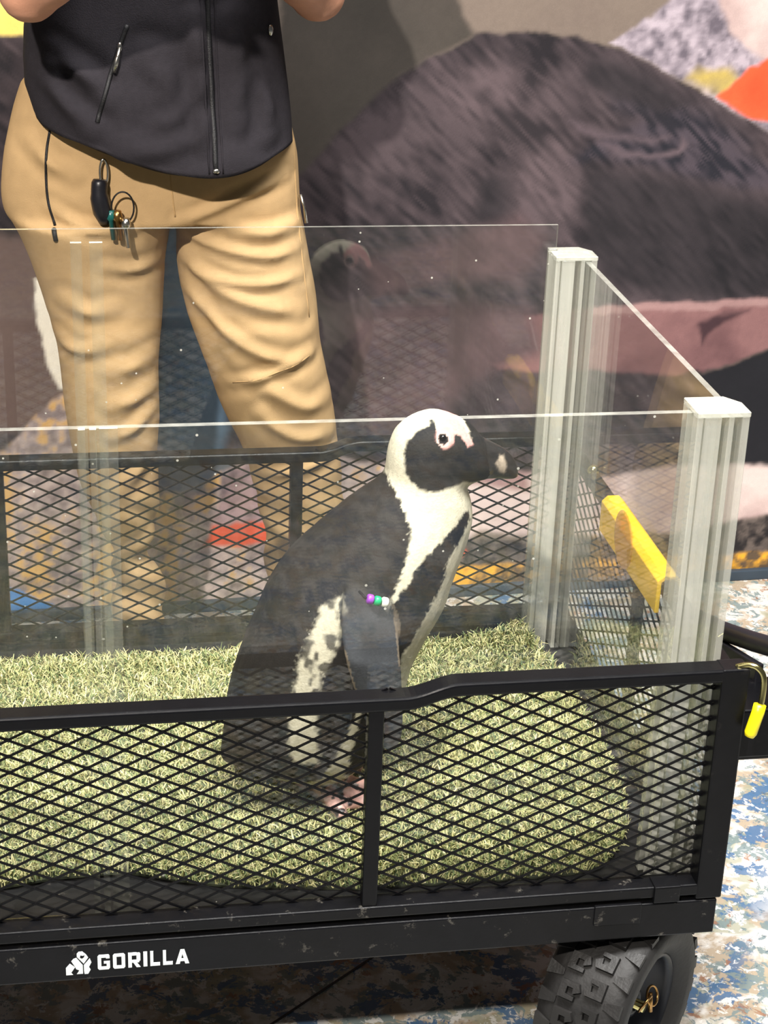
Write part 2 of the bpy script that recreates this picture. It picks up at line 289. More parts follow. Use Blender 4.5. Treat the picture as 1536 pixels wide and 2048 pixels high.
def polydist(P, poly):
    """signed distance of points to a polygon, positive inside"""
    A = np.asarray(poly, float); B = np.roll(A, -1, 0)
    d2 = np.full(len(P), 1e9); ins = np.zeros(len(P), bool)
    for a, b in zip(A, B):
        e = b-a; w = P-a
        t = np.clip((w@e)/max(e@e, 1e-12), 0, 1)
        d2 = np.minimum(d2, ((w-t[:, None]*e)**2).sum(1))
        c = (a[1] > P[:, 1]) != (b[1] > P[:, 1])
        if e[1] != 0:
            xi = a[0]+(P[:, 1]-a[1])*e[0]/e[1]
            ins ^= c & (P[:, 0] < xi)
    return np.where(ins, 1, -1)*np.sqrt(d2)

def linedist(P, line):
    A = np.asarray(line, float); d2 = np.full(len(P), 1e9)
    for a, b in zip(A[:-1], A[1:]):
        e = b-a; w = P-a
        t = np.clip((w@e)/max(e@e, 1e-12), 0, 1)
        d2 = np.minimum(d2, ((w-t[:, None]*e)**2).sum(1))
    return np.sqrt(d2)

# ------------------------------------------------------------------ materials
def mat(name, color=(.5, .5, .5), rough=.5, metal=0.0, bump=0.0, bscale=200, mottle=0.0, mscale=30, attr=None, spec=.5, sheen=0.0, dust=None):
    m = bpy.data.materials.new(name); m.use_nodes = True
    nt = m.node_tree; N = nt.nodes; L = nt.links
    b = N['Principled BSDF']
    b.inputs['Roughness'].default_value = rough
    b.inputs['Metallic'].default_value = metal
    b.inputs['Specular IOR Level'].default_value = spec
    if sheen: b.inputs['Sheen Weight'].default_value = sheen
    tc = N.new('ShaderNodeTexCoord')
    if attr:
        a = N.new('ShaderNodeAttribute'); a.attribute_name = attr; csock = a.outputs['Color']
    else:
        r = N.new('ShaderNodeRGB'); r.outputs[0].default_value = rgba(color); csock = r.outputs[0]
    if mottle:
        n = N.new('ShaderNodeTexNoise'); n.inputs['Scale'].default_value = mscale; n.inputs['Detail'].default_value = 5
        L.new(tc.outputs['Object'], n.inputs['Vector'])
        mr = N.new('ShaderNodeMapRange'); mr.inputs[1].default_value = .3; mr.inputs[2].default_value = .7
        mr.inputs[3].default_value = 1-mottle; mr.inputs[4].default_value = 1+mottle
        L.new(n.outputs['Fac'], mr.inputs[0])
        mx = N.new('ShaderNodeVectorMath'); mx.operation = 'SCALE'
        L.new(csock, mx.inputs[0]); L.new(mr.outputs[0], mx.inputs['Scale'])
        csock = mx.outputs[0]
    if dust:
        dc, amount, ds = dust
        n = N.new('ShaderNodeTexNoise'); n.inputs['Scale'].default_value = ds; n.inputs['Detail'].default_value = 6; n.inputs['Roughness'].default_value = .7
        L.new(tc.outputs['Object'], n.inputs['Vector'])
        mr = N.new('ShaderNodeMapRange'); mr.inputs[1].default_value = .62; mr.inputs[2].default_value = .72; mr.inputs[4].default_value = amount
        L.new(n.outputs['Fac'], mr.inputs[0])
        mx = N.new('ShaderNodeMix'); mx.data_type = 'RGBA'
        L.new(mr.outputs[0], mx.inputs['Factor']); L.new(csock, mx.inputs['A']); mx.inputs['B'].default_value = rgba(dc)
        csock = mx.outputs['Result']
    L.new(csock, b.inputs['Base Color'])
    if bump:
        n = N.new('ShaderNodeTexNoise'); n.inputs['Scale'].default_value = bscale; n.inputs['Detail'].default_value = 4
        L.new(tc.outputs['Object'], n.inputs['Vector'])
        bp = N.new('ShaderNodeBump'); bp.inputs['Strength'].default_value = bump; bp.inputs['Distance'].default_value = .002
        L.new(n.outputs['Fac'], bp.inputs['Height']); L.new(bp.outputs[0], b.inputs['Normal'])
    return m

def acrylic(name, haze=.03, specks=True, tint=(.985, .99, .985), frost=None):
    m = bpy.data.materials.new(name); m.use_nodes = True
    nt = m.node_tree; N = nt.nodes; L = nt.links
    N.remove(N['Principled BSDF']); out = N['Material Output']
    tr = N.new('ShaderNodeBsdfTransparent'); tr.inputs[0].default_value = (*tint, 1)
    gl = N.new('ShaderNodeBsdfGlossy'); gl.inputs['Roughness'].default_value = .015; gl.inputs[0].default_value = (1, 1, 1, 1)
    df = N.new('ShaderNodeBsdfDiffuse'); df.inputs[0].default_value = rgba((.82, .82, .78))
    m1 = N.new('ShaderNodeMixShader'); m2 = N.new('ShaderNodeMixShader')
    # straight-through rays leave the slab as they entered it: same reflectance on both faces
    fr = N.new('ShaderNodeFresnel'); geo = N.new('ShaderNodeNewGeometry')
    io = N.new('ShaderNodeMapRange'); io.inputs[3].default_value = 1.49; io.inputs[4].default_value = 1/1.49
    L.new(geo.outputs['Backfacing'], io.inputs[0]); L.new(io.outputs[0], fr.inputs[0])
    L.new(tr.outputs[0], m1.inputs[1]); L.new(df.outputs[0], m1.inputs[2])
    tc = N.new('ShaderNodeTexCoord')
    if frost:
        n = N.new('ShaderNodeTexNoise'); n.inputs['Scale'].default_value = 1; n.inputs['Detail'].default_value = 3
        mp = N.new('ShaderNodeMapping'); mp.inputs['Scale'].default_value = (55, 55, 3)
        L.new(tc.outputs['Object'], mp.inputs[0]); L.new(mp.outputs[0], n.inputs['Vector'])
        mr = N.new('ShaderNodeMapRange'); mr.inputs[1].default_value = .3; mr.inputs[2].default_value = .7
        mr.inputs[3].default_value = frost[0]; mr.inputs[4].default_value = frost[1]
        L.new(n.outputs['Fac'], mr.inputs[0]); L.new(mr.outputs[0], m1.inputs[0])
    elif specks:
        v = N.new('ShaderNodeTexVoronoi'); v.inputs['Scale'].default_value = 48
        L.new(tc.outputs['Object'], v.inputs['Vector'])
        lt = N.new('ShaderNodeMath'); lt.operation = 'LESS_THAN'; lt.inputs[1].default_value = .075
        L.new(v.outputs['Distance'], lt.inputs[0])
        sp = N.new('ShaderNodeSeparateColor'); L.new(v.outputs['Color'], sp.inputs[0])
        gt = N.new('ShaderNodeMath'); gt.operation = 'GREATER_THAN'; gt.inputs[1].default_value = .86
        L.new(sp.outputs[0], gt.inputs[0])
        mu = N.new('ShaderNodeMath'); mu.operation = 'MULTIPLY'; L.new(lt.outputs[0], mu.inputs[0]); L.new(gt.outputs[0], mu.inputs[1])
        ma = N.new('ShaderNodeMath'); ma.operation = 'MULTIPLY_ADD'; ma.inputs[1].default_value = .6; ma.inputs[2].default_value = haze
        L.new(mu.outputs[0], ma.inputs[0]); L.new(ma.outputs[0], m1.inputs[0])
    else:
        m1.inputs[0].default_value = haze
    L.new(fr.outputs[0], m2.inputs[0]); L.new(m1.outputs[0], m2.inputs[1]); L.new(gl.outputs[0], m2.inputs[2])
    L.new(m2.outputs[0], out.inputs[0])
    return m

M = {}
M['black_steel'] = mat('black_steel', (.045, .046, .056), .30, 0, .1, 120, .15, 40, spec=.18, dust=((.45, .43, .40), .06, 26))
M['black_steel_dirty'] = mat('black_steel_dirty', (.052, .053, .063), .36, 0, .15, 120, .2, 30, spec=.2, dust=((.6, .58, .54), .35, 38))
M['tray'] = mat('tray', (.13, .13, .135), .45, 0, .2, 90, .2, 25, dust=((.5, .48, .44), .5, 30))
M['rubber'] = mat('rubber', (.105, .10, .097), .62, 0, .3, 160, .25, 25)
M['tread'] = mat('tread', (.115, .11, .107), .5, 0, .3, 160, .3, 30)
M['rim'] = mat('rim', (.10, .105, .13), .38, .2)
M['white_print'] = mat('white_print', (.90, .93, .93), .5)
M['yellow_plastic'] = mat('yellow_plastic', (.98, .80, .10), .45, 0, .1, 90, .05, 30)
M['yellow_vinyl'] = mat('yellow_vinyl', (.97, .90, .08), .35)
M['zinc'] = mat('zinc', (.80, .76, .52), .18, 1.0)
M['brass'] = mat('brass', (.72, .56, .34), .3, 1.0)
M['pane'] = acrylic('pane', .005)
M['pane_edge'] = acrylic('pane_edge', 0, False, (.93, .97, .94), (.18, .34))
M['post'] = acrylic('post', 0, False, (.97, .98, .97), (.28, .46))
M['post_cap'] = acrylic('post_cap', 0, False, (.97, .98, .97), (.32, .5))
M['strip'] = acrylic('strip', .035, False, (.97, .98, .96))
M['strip_edge'] = acrylic('strip_edge', 0, False, (.95, .97, .95), (.45, .75))
M['turf_back'] = mat('turf_back', (.20, .22, .15), .9, 0, .4, 200, .3, 60)
M['grass'] = mat('grass', attr='tint', rough=.6, spec=.25)
M['feather'] = mat('feather', attr='tint', rough=.72, bump=.25, bscale=420, mottle=.10, mscale=260, spec=.25)
M['beakm'] = mat('beakm', attr='tint', rough=.34, bump=.2, bscale=300, mottle=.2, mscale=150)
M['eye'] = mat('eye', (.04, .03, .03), .08)
M['band_white'] = mat('band_white', (.92, .92, .88), .4)
M['band_green'] = mat('band_green', (.05, .62, .40), .4)
M['band_purple'] = mat('band_purple', (.55, .25, .70), .4)
M['skin'] = mat('skin', (.80, .58, .47), .55, 0, .15, 300, .06, 40)
M['jacket'] = mat('jacket', (.165, .155, .172), .9, 0, .4, 500, .08, 120, spec=.15)
M['zip'] = mat('zip', (.09, .09, .10), .5, 0, .5, 700)
M['silver'] = mat('silver', (.78, .77, .74), .25, 1.0)
M['khaki'] = mat('khaki', (.72, .60, .435), .8, 0, .3, 700, .04, 60, spec=.2)
M['khaki_seam'] = mat('khaki_seam', (.70, .57, .39), .85, 0, .3, 700)
M['hair'] = mat('hair', (.22, .14, .10), .5, 0, .6, 300)
M['shoe'] = mat('shoe', (.10, .09, .09), .6, 0, .3, 120)
M['blackplastic'] = mat('blackplastic', (.10, .10, .12), .35)
M['teal'] = mat('teal', (.10, .36, .34), .3)
M['mural'] = mat('mural', attr='tint', rough=.55, bump=.05, bscale=900, mottle=.05, mscale=500, spec=.25)
M['wall'] = mat('wall', (.45, .42, .40), .8, mottle=.05)
M['trimm'] = mat('trimm', (.20, .25, .30), .5)
M['joint'] = mat('joint', (.16, .16, .17), .7)

def floor_material():
    m = bpy.data.materials.new('painted_floor'); m.use_nodes = True
    nt = m.node_tree; N = nt.nodes; L = nt.links; b = N['Principled BSDF']
    tc = N.new('ShaderNodeTexCoord')
    def nz(scale, detail=4, rough=.55, dist=0.0, off=0.0, sx=1, sy=1):
        mp = N.new('ShaderNodeMapping'); mp.inputs['Location'].default_value = (off, off*.7, 0); mp.inputs['Scale'].default_value = (sx, sy, 1)
        L.new(tc.outputs['Object'], mp.inputs[0])
        n = N.new('ShaderNodeTexNoise'); n.inputs['Scale'].default_value = scale; n.inputs['Detail'].default_value = detail
        n.inputs['Roughness'].default_value = rough; n.inputs['Distortion'].default_value = dist
        L.new(mp.outputs[0], n.inputs['Vector']); return n.outputs['Fac']
    def rng_(f, a, b_):
        r = N.new('ShaderNodeMapRange'); r.inputs[1].default_value = a; r.inputs[2].default_value = b_; L.new(f, r.inputs[0]); return r.outputs[0]
    def mul(a, b_):
        r = N.new('ShaderNodeMath'); r.operation = 'MULTIPLY'; L.new(a, r.inputs[0])
        if isinstance(b_, float): r.inputs[1].default_value = b_
        else: L.new(b_, r.inputs[1])
        return r.outputs[0]
    def mix(f, a, c):
        x = N.new('ShaderNodeMix'); x.data_type = 'RGBA'; L.new(f, x.inputs['Factor'])
        if isinstance(a, tuple): x.inputs['A'].default_value = rgba(a)
        else: L.new(a, x.inputs['A'])
        x.inputs['B'].default_value = rgba(c); return x.outputs['Result']
    c = mix(rng_(nz(13, 5, .6, .4), .46, .54), (.80, .785, .76), (.66, .60, .52))
    c = mix(mul(rng_(nz(9, 4, .6, .5, 3.1), .53, .58), .7), c, (.58, .585, .49))
    c = mix(mul(rng_(nz(24, 6, .68, .5, 7.7), .525, .545), .85), c, (.42, .50, .51))
    c = mix(mul(rng_(nz(16, 6, .66, .4, 5.2), .535, .55), mul(rng_(nz(2.2, 2, .5, 0, 9.1), .38, .48), .9)), c, (.25, .40, .55))
    c = mix(mul(rng_(nz(20, 6, .7, .5, 1.4), .60, .62), .8), c, (.56, .38, .27))
    c = mix(mul(rng_(nz(44, 5, .7, .4, 2.9), .56, .585), .8), c, (.86, .855, .84))
    c = mix(mul(rng_(nz(60, 4, .7, .4, 6.6), .62, .65), .7), c, (.26, .33, .39))
    L.new(c, b.inputs['Base Color'])
    b.inputs['Roughness'].default_value = .42
    return m
M['floor'] = floor_material()
# ================================================================== SETTING
def build_setting():
    mb = MB(); mb.box(-3.5, 3.5, -3.2, 1.75, FLOOR-.05, FLOOR)
    tag(mb.build('floor', M['floor']), 'speckled painted floor in cream, blue, teal and rust', kind='structure')
    ang = math.radians(1.975)
    wd = Vector((math.cos(ang), math.sin(ang), 0)); wn = Vector((-math.sin(ang), math.cos(ang), 0)); wo = Vector((0, 1.3945, 0))
    def wp(s, z, d=0): return wo+wd*s+wn*d+Vector((0, 0, z))
    mb = MB(); mb.prism([wp(-2.6, FLOOR, .004), wp(2.6, FLOOR, .004), wp(2.6, 2.6, .004), wp(-2.6, 2.6, .004)], wn*.12)
    tag(mb.build('wall_back', M['wall']), 'flat wall behind the printed mural', kind='structure')
    mb = MB(); mb.prism([wp(-2.6, FLOOR, -.012), wp(2.6, FLOOR, -.012), wp(2.6, FLOOR+.022, -.012), wp(-2.6, FLOOR+.022, -.012)], wn*.016)
    tag(mb.build('baseboard_back', M['trimm'], bevel=.002), 'low blue-grey skirting strip under the mural', kind='structure')
    # thin dark joints in the floor
    for i, (a, b) in enumerate((((-.60, .02), (-.05, .459)), ((.30, .731), (.90, 1.03)))):
        a = Vector((*a, FLOOR)); b = Vector((*b, FLOOR)); t = (b-a).normalized(); n = Vector((-t.y, t.x, 0))*.0018
        mb = MB(); mb.prism([a-n, b-n, b+n, a+n], (0, 0, .0008))
        tag(mb.build('trim_%d' % (i+1), M['joint']), 'thin dark joint line in the painted floor', kind='structure')
    # ---- mural print
    fine_s = np.arange(-1.02, .92, .0042); fine_z = np.arange(FLOOR+.022, 1.02, .0042)
    S = np.concatenate([np.arange(-2.5, -1.03, .03), fine_s, np.arange(.93, 2.5, .03)])
    Z = np.concatenate([fine_z, np.arange(1.03, 2.4, .03)])
    ns, nz = len(S), len(Z)
    P = np.stack(np.meshgrid(S, Z), -1).reshape(-1, 2)
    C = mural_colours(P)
    co = np.array(wo)[None]+np.outer(P[:, 0], np.array(wd)); co[:, 2] = P[:, 1]
    idx = np.arange(ns*nz).reshape(nz, ns)
    F = np.stack([idx[:-1, :-1], idx[:-1, 1:], idx[1:, 1:], idx[1:, :-1]], -1).reshape(-1, 4)
    me = bpy.data.meshes.new('wall_mural'); me.from_pydata(co.tolist(), [], F.tolist()); me.update()
    paint(me, C)
    # sheet thickness: a rim back to the wall
    o = link('wall_mural', me, M['mural'])
    sm = o.modifiers.new('sheet', 'SOLIDIFY'); sm.thickness = .004; sm.offset = -1
    tag(o, 'huge printed wall mural showing dark penguins, rocks and yellow moss', 'mural')

def mural_colours(P):
    L3 = lambda c: np.array(lin(c))
    n1 = fbm(np.column_stack([P[:,0]*.83+P[:,1]*.55, -P[:,0]*.55+P[:,1]*.83])*9, 5); n2 = fbm(P*np.array([60, 60])+9, 3); n3 = fbm(P*130+4, 2)
    # feather streaks: long along a falling diagonal
    ca, sa = math.cos(-.75), math.sin(-.75)
    Q = np.column_stack([P[:, 0]*ca+P[:, 1]*sa, -P[:, 0]*sa+P[:, 1]*ca])
    fe = fbm(Q*np.array([24, 115])+3, 2)
    def two(a, b, t): return L3(a)[None]*(1-t[:, None])+L3(b)[None]*t[:, None]
    cl = lambda v, a, b: np.clip((v-a)/(b-a), 0, 1)
    pal = {
     'bg': two((.46, .41, .38), (.50, .45, .41), n1),
     'body': two((.15, .138, .155), (.31, .27, .285), cl(.4*fe+.6*n1, .34, .66)),
     'bodylight': two((.20, .18, .195), (.37, .32, .335), cl(.45*fe+.55*n1, .34, .66)),
     'bodyplum': two((.27, .22, .23), (.38, .31, .32), cl(.25*fe+.75*n1, .3, .7)),
     'neck': two((.25, .235, .22), (.31, .285, .265), n1),
     'wing': two((.15, .15, .18), (.29, .26, .29), cl(fe, .35, .65)),
     'winglight': two((.31, .275, .30), (.42, .36, .38), n1),
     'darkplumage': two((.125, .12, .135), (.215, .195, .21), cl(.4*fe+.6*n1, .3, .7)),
     'plum': two((.38, .27, .28), (.52, .38, .38), cl(n1, .35, .65)),
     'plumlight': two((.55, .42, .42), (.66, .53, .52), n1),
     'plumdark': two((.22, .15, .17), (.28, .2, .22), n1),
     'black': two((.09, .09, .11), (.13, .13, .15), n1),
     'pink': two((.70, .60, .59), (.85, .77, .75), cl(n1, .3, .7)),
     'pinkgrey': two((.42, .35, .37), (.72, .60, .62), cl(n1*.5+.5*n2, .35, .65)),
     'stone': two((.14, .13, .14), (.40, .36, .34), cl(n2, .35, .75)),
     'moss': two((.36, .30, .24), (.93, .68, .20), cl(n1*.5+n2*.5, .40, .62)),
     'rock': two((.40, .37, .41), (.72, .67, .71), cl(n2*.6+n1*.4, .34, .66)),
     'rock2': two((.52, .46, .46), (.86, .78, .76), cl(n2*.55+n1*.45, .32, .66)),
     'yellow': two((.62, .55, .38), (.80, .70, .36), n2),
     'yellow2': two((.97, .85, .42), (1.0, .90, .52), n1),
     'orange': two((.86, .27, .16), (.95, .42, .26), n1),
     'brown': two((.38, .31, .30), (.44, .37, .35), n1),
     'white': two((.93, .90, .84), (.98, .96, .90), n1),
     'blue': two((.26, .34, .42), (.36, .45, .53), n1),
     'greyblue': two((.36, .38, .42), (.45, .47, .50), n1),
     'bluetri': two((.25, .50, .76), (.36, .60, .84), n1),
    }
    C = pal['bg'].copy()
    wob = np.column_stack([fbm(P*35, 3)-.5, fbm(P*35+50, 3)-.5])*.014
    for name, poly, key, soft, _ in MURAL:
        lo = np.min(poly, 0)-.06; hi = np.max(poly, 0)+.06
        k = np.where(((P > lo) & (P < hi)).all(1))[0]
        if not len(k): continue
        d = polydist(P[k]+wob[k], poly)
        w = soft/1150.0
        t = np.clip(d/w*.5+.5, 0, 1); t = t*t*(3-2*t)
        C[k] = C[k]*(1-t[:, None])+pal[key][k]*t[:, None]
        if key == 'rock2':    # ochre lichen running down the rocks
            v = fbm(np.column_stack([P[k, 0]*16, P[k, 1]*5])+21, 3)*.6+n2[k]*.4
            u = np.clip((v-.52)/.10, 0, 1)*t*.75
            C[k] = C[k]*(1-u[:, None])+L3((.86, .66, .26))*u[:, None]
    C *= (.94+.12*n3)[:, None]
    return C

# ================================================================== CART
XL, XR, YF, YK = -1.222, .080, -.062, .700
RZ = .3085            # top of the lower run of rail

def rail_z(x):
    """the top rail steps up beyond the first upright at either end"""
    def st(t): t = min(1, max(0, t)); return t*t*(3-2*t)
    return RZ+.0145*max(st((x+.318)/.062), st((-.824-x)/.062))

def mesh_sheet(u0, u1, z0, z1, place, off=0.0):
    """expanded metal: two families of flat strands and the knots between them"""
    mb = MB(); pu, pz = .0418, .0205; sl = pz/pu
    w, t = .00120, .0010
    def strand(a, b):
        d = Vector((b[0]-a[0], b[1]-a[1])); d.normalize(); n = Vector((-d.y, d.x))*w
        q = [(a[0]-n.x, a[1]-n.y), (b[0]-n.x, b[1]-n.y), (b[0]+n.x, b[1]+n.y), (a[0]+n.x, a[1]+n.y)]
        v = [place(u, z, -t) for u, z in q]+[place(u, z, t) for u, z in q]
        mb.add(v, [(0, 1, 2, 3), (7, 6, 5, 4), (0, 4, 5, 1), (1, 5, 6, 2), (2, 6, 7, 3), (3, 7, 4, 0)])
    for s in (1, -1):
        k0 = int(math.floor((min(z0-s*sl*u0, z0-s*sl*u1))/pz))-1
        k1 = int(math.ceil((max(z1-s*sl*u0, z1-s*sl*u1))/pz))+1
        for k in range(k0, k1+1):
            c = k*pz+off        # z = s*sl*u + c
            us = sorted([u0, u1, (z0-c)/(s*sl), (z1-c)/(s*sl)])
            a, b = us[1], us[2]
            za, zb = s*sl*a+c, s*sl*b+c
            m = (a+b)/2
            if not (u0-1e-6 <= m <= u1+1e-6 and z0-1e-6 <= s*sl*m+c <= z1+1e-6) or b-a < .002: continue
            strand((a, za), (b, zb))
    # knots
    i0 = int(math.floor(u0/(pu/2))); i1 = int(math.ceil(u1/(pu/2)))
    for i in range(i0, i1+1):
        u = i*pu/2
        if not u0 < u < u1: continue
        j0 = int(math.floor((z0-off)/(pz/2))); j1 = int(math.ceil((z1-off)/(pz/2)))
        for j in range(j0, j1+1):
            if (i+j) % 2: continue
            z = j*pz/2+off
            if not z0 < z < z1: continue
            q = [(u-.0036, z), (u, z-.0018), (u+.0036, z), (u, z+.0018)]
            v = [place(a, b, -.0016) for a, b in q]+[place(a, b, .0016) for a, b in q]
            mb.add(v, [(0, 1, 2, 3), (7, 6, 5, 4), (0, 4, 5, 1), (1, 5, 6, 2), (2, 6, 7, 3), (3, 7, 4, 0)])
    return mb

def swept_rail(xs, y0, y1, h, mb):
    v = []; f = []
    for x in xs:
        z = rail_z(x)
        v += [(x, y0, z-h), (x, y1, z-h), (x, y1, z), (x, y0, z)]
    n = len(xs)
    for i in range(n-1):
        for k in range(4):
            f.append((4*i+k, 4*i+(k+1) % 4, 4*i+4+(k+1) % 4, 4*i+4+k))
    f.append((0, 1, 2, 3)); f.append((4*n-1, 4*n-2, 4*n-3, 4*n-4))
    mb.add(v, f)

def build_cart():
    cart = empty('utility_cart', (-.57, .32, FLOOR))
    tag(cart, 'black steel wagon with expanded-metal sides carrying the penguin enclosure', 'cart')
    bs, bd = M['black_steel'], M['black_steel_dirty']
    xs = [XL+.004, -.90]+[-.90+.02*i for i in range(1, 9)]+[-.70, -.345]+[-.33+.006*i for i in range(0, 15)]+[-.2, XR-.004]
    xs = sorted(set(round(x, 4) for x in xs))
    for side, (ya, yb) in enumerate(((YF, YF+.028), (YK-.028, YK))):
        mb = MB(); swept_rail(xs, ya, yb, .0165, mb)
        mb.build('top_rail', bs, cart, smooth=False, bevel=.0035, seg=3)
        mb = MB(); mb.box(XL+.004, XR-.004, ya, yb, .017, .032)
        mb.build('bottom_rail', bd, cart, bevel=.002)
        ym = ya+.011 if side == 0 else yb-.011
        for x in (-.350, -.784):
            mb = MB(); mb.box(x-.009, x+.009, ya+.003, ya+.020 if side == 0 else yb-.003, .030, rail_z(x)-.014)
            mb.build('panel_upright', bs, cart, bevel=.002)
        for x0, x1 in ((.047, .080), (XL, XL+.033)):
            mb = MB(); mb.box(x0, x1, ya-.0006, yb+.0006, .0108, rail_z(x0)+.0005)
            mb.build('corner_upright', bs, cart, bevel=.0025)
        yq = YF+.021 if side == 0 else YK-.021
        for x0, x1 in ((XL+.03, -.793), (-.776, -.358), (-.342, .050)):
            sh = mesh_sheet(x0, x1, .030, rail_z((x0+x1)/2)-.008 if x0 < -.5 else rail_z(.0)-.012, lambda u, z, t, yq=yq: (u, yq+t, z), off=.004 if side == 0 else .009)
            o = sh.build('mesh_panel', bs, cart)
            tag(o, 'black expanded-metal diamond mesh')
    # end panels: top rail, bottom rail, mesh
    for xa, xb in ((.062, .080), (XL, XL+.018)):
        mb = MB(); mb.box(xa, xb, YF+.026, YK-.026, .285, .305); mb.build('end_rail', bs, cart, bevel=.003)
        mb = MB(); mb.box(xa, xb, YF+.026, YK-.026, .010, .032); mb.build('end_rail', bd, cart, bevel=.002)
        xm = (xa+xb)/2
        sh = mesh_sheet(YF+.03, YK-.03, .028, .288, lambda u, z, t, xm=xm: (xm+t, u, z))
        sh.build('mesh_panel', bs, cart)
        for yv in (.32,):
            mb = MB(); mb.box(xa+.002, xb-.002, yv-.008, yv+.008, .03, .288); mb.build('panel_upright', bs, cart, bevel=.002)
    # bed
    mb = MB(); mb.box(XL+.004, XR-.005, YF+.002, YK-.002, -.010, -.001)
    mb.build('bed_tray', M['tray'], cart, bevel=.002)
    for y0, y1 in ((YF-.001, YF+.022), (YK-.022, YK+.001)):
        mb = MB(); mb.box(XL-.002, XR-.005, y0, y1, -.039, .0095); mb.build('bed_frame', bd, cart, bevel=.002)
    for x0, x1 in ((XR-.030, XR-.006), (XL, XL+.024), (-.60, -.57)):
        mb = MB(); mb.box(x0, x1, YF+.018, YK-.018, -.039, -.008); mb.build('bed_frame', bd, cart, bevel=.002)
    # clip and bracket on the front edge
    mb = MB(); mb.box(-.006, .026, YF-.004, YF+.004, .012, .034); mb.box(-.006, .026, YF-.004, YF+.020, .0315, .0345)
    mb.build('side_clip', bd, cart, bevel=.001)
    mb = MB(); mb.box(-.078, -.020, YF-.0035, YF+.002, -.016, .012); mb.build('bracket_plate', bd, cart, bevel=.001)
    # logo
    build_logo(cart)
    # yellow end latch straddling the end rail
    build_latch(cart)
    # pull pin with vinyl grip on the front corner
    mb = MB()
    pts = [(.066, -.052, .322), (.076, -.056, .326), (.084, -.061, .327), (.090, -.065, .323), (.0935, -.068, .316), (.0945, -.070, .303), (.0935, -.072, .288), (.0905, -.074, .275)]
    mb.tube(catmull(pts, 4), .0036, 12)
    pin = mb.build('pull_pin', M['zinc'], cart, smooth=True)
    tag(pin, 'bent zinc pin')
    mb = MB(); mb.tube([(.0918, -.0725, .283), (.090, -.074, .274), (.083, -.077, .249), (.0815, -.0775, .2445)], [.0072, .0074, .0074, .0055], 16)
    tag(mb.build('vinyl_grip', M['yellow_vinyl'], pin, smooth=True), 'yellow vinyl sleeve')
    # round bolt head on the far corner
    mb = MB(); mb.ball((.071, .572, .308), (.009, .009, .009), 14)
    tag(mb.build('bolt_head', M['zinc'], cart, smooth=True), 'domed shiny bolt head')
    # tow handle folded up beyond the end panel
    hb = MB(); hb.tube(catmull([(.135, .31, .205), (.137, .25, .224), (.14, .18, .2445), (.145, .10, .272), (.150, .03, .297), (.155, -.03, .312)], 4), .0125, 14)
    h = hb.build('tow_handle', M['blackplastic'], cart, smooth=True)
    mb = MB(); mb.prism([(.128, .24, .205), (.128, .24, .150), (.128, .035, .190), (.128, .035, .275), (.128, .19, .232)], (.010, 0, 0))
    mb.build('handle_plate', M['blackplastic'], h, bevel=.002)
    mb = MB(); mb.box(.082, .175, .02, .22, .150, .178); mb.box(.082, .20, -.03, .05, .185, .25)
    mb.build('handle_bracket', M['black_steel'], h, bevel=.003)
    mb = MB(); mb.tube([(.128, .145, .235), (.126, .09, .197)], .006, 10); mb.build('handle_pin', M['black_steel'], h)
    mb = MB(); mb.tube([(.13, .30, .21), (.12, .32, .05), (.06, .32, -.10), (-.02, .32, -.15)], .013, 12); mb.build('tow_bar', M['black_steel'], h, smooth=True)
    # running gear
    mb = MB(); mb.box(-.06, .015, .02, .62, -.12, -.085); mb.box(-.05, .0, .26, .38, -.09, -.035)
    mb.build('axle_beam', bs, cart, bevel=.004)
    mb = MB(); mb.box(-1.10, -1.05, .02, .62, -.12, -.085); mb.box(-1.10, -1.05, .1, .14, -.09, -.035); mb.box(-1.10, -1.05, .5, .54, -.09, -.035)
    mb.build('axle_beam', bs, cart, bevel=.004)
    wheel(cart, (-.018, -.004, -.1715), math.radians(44), True)
    wheel(cart, (-.022, .642, -.1715), math.radians(180+40), False)
    wheel(cart, (-1.075, -.004, -.1715), math.radians(90), False)
    wheel(cart, (-1.075, .642, -.1715), math.radians(-90), False)
    return cart

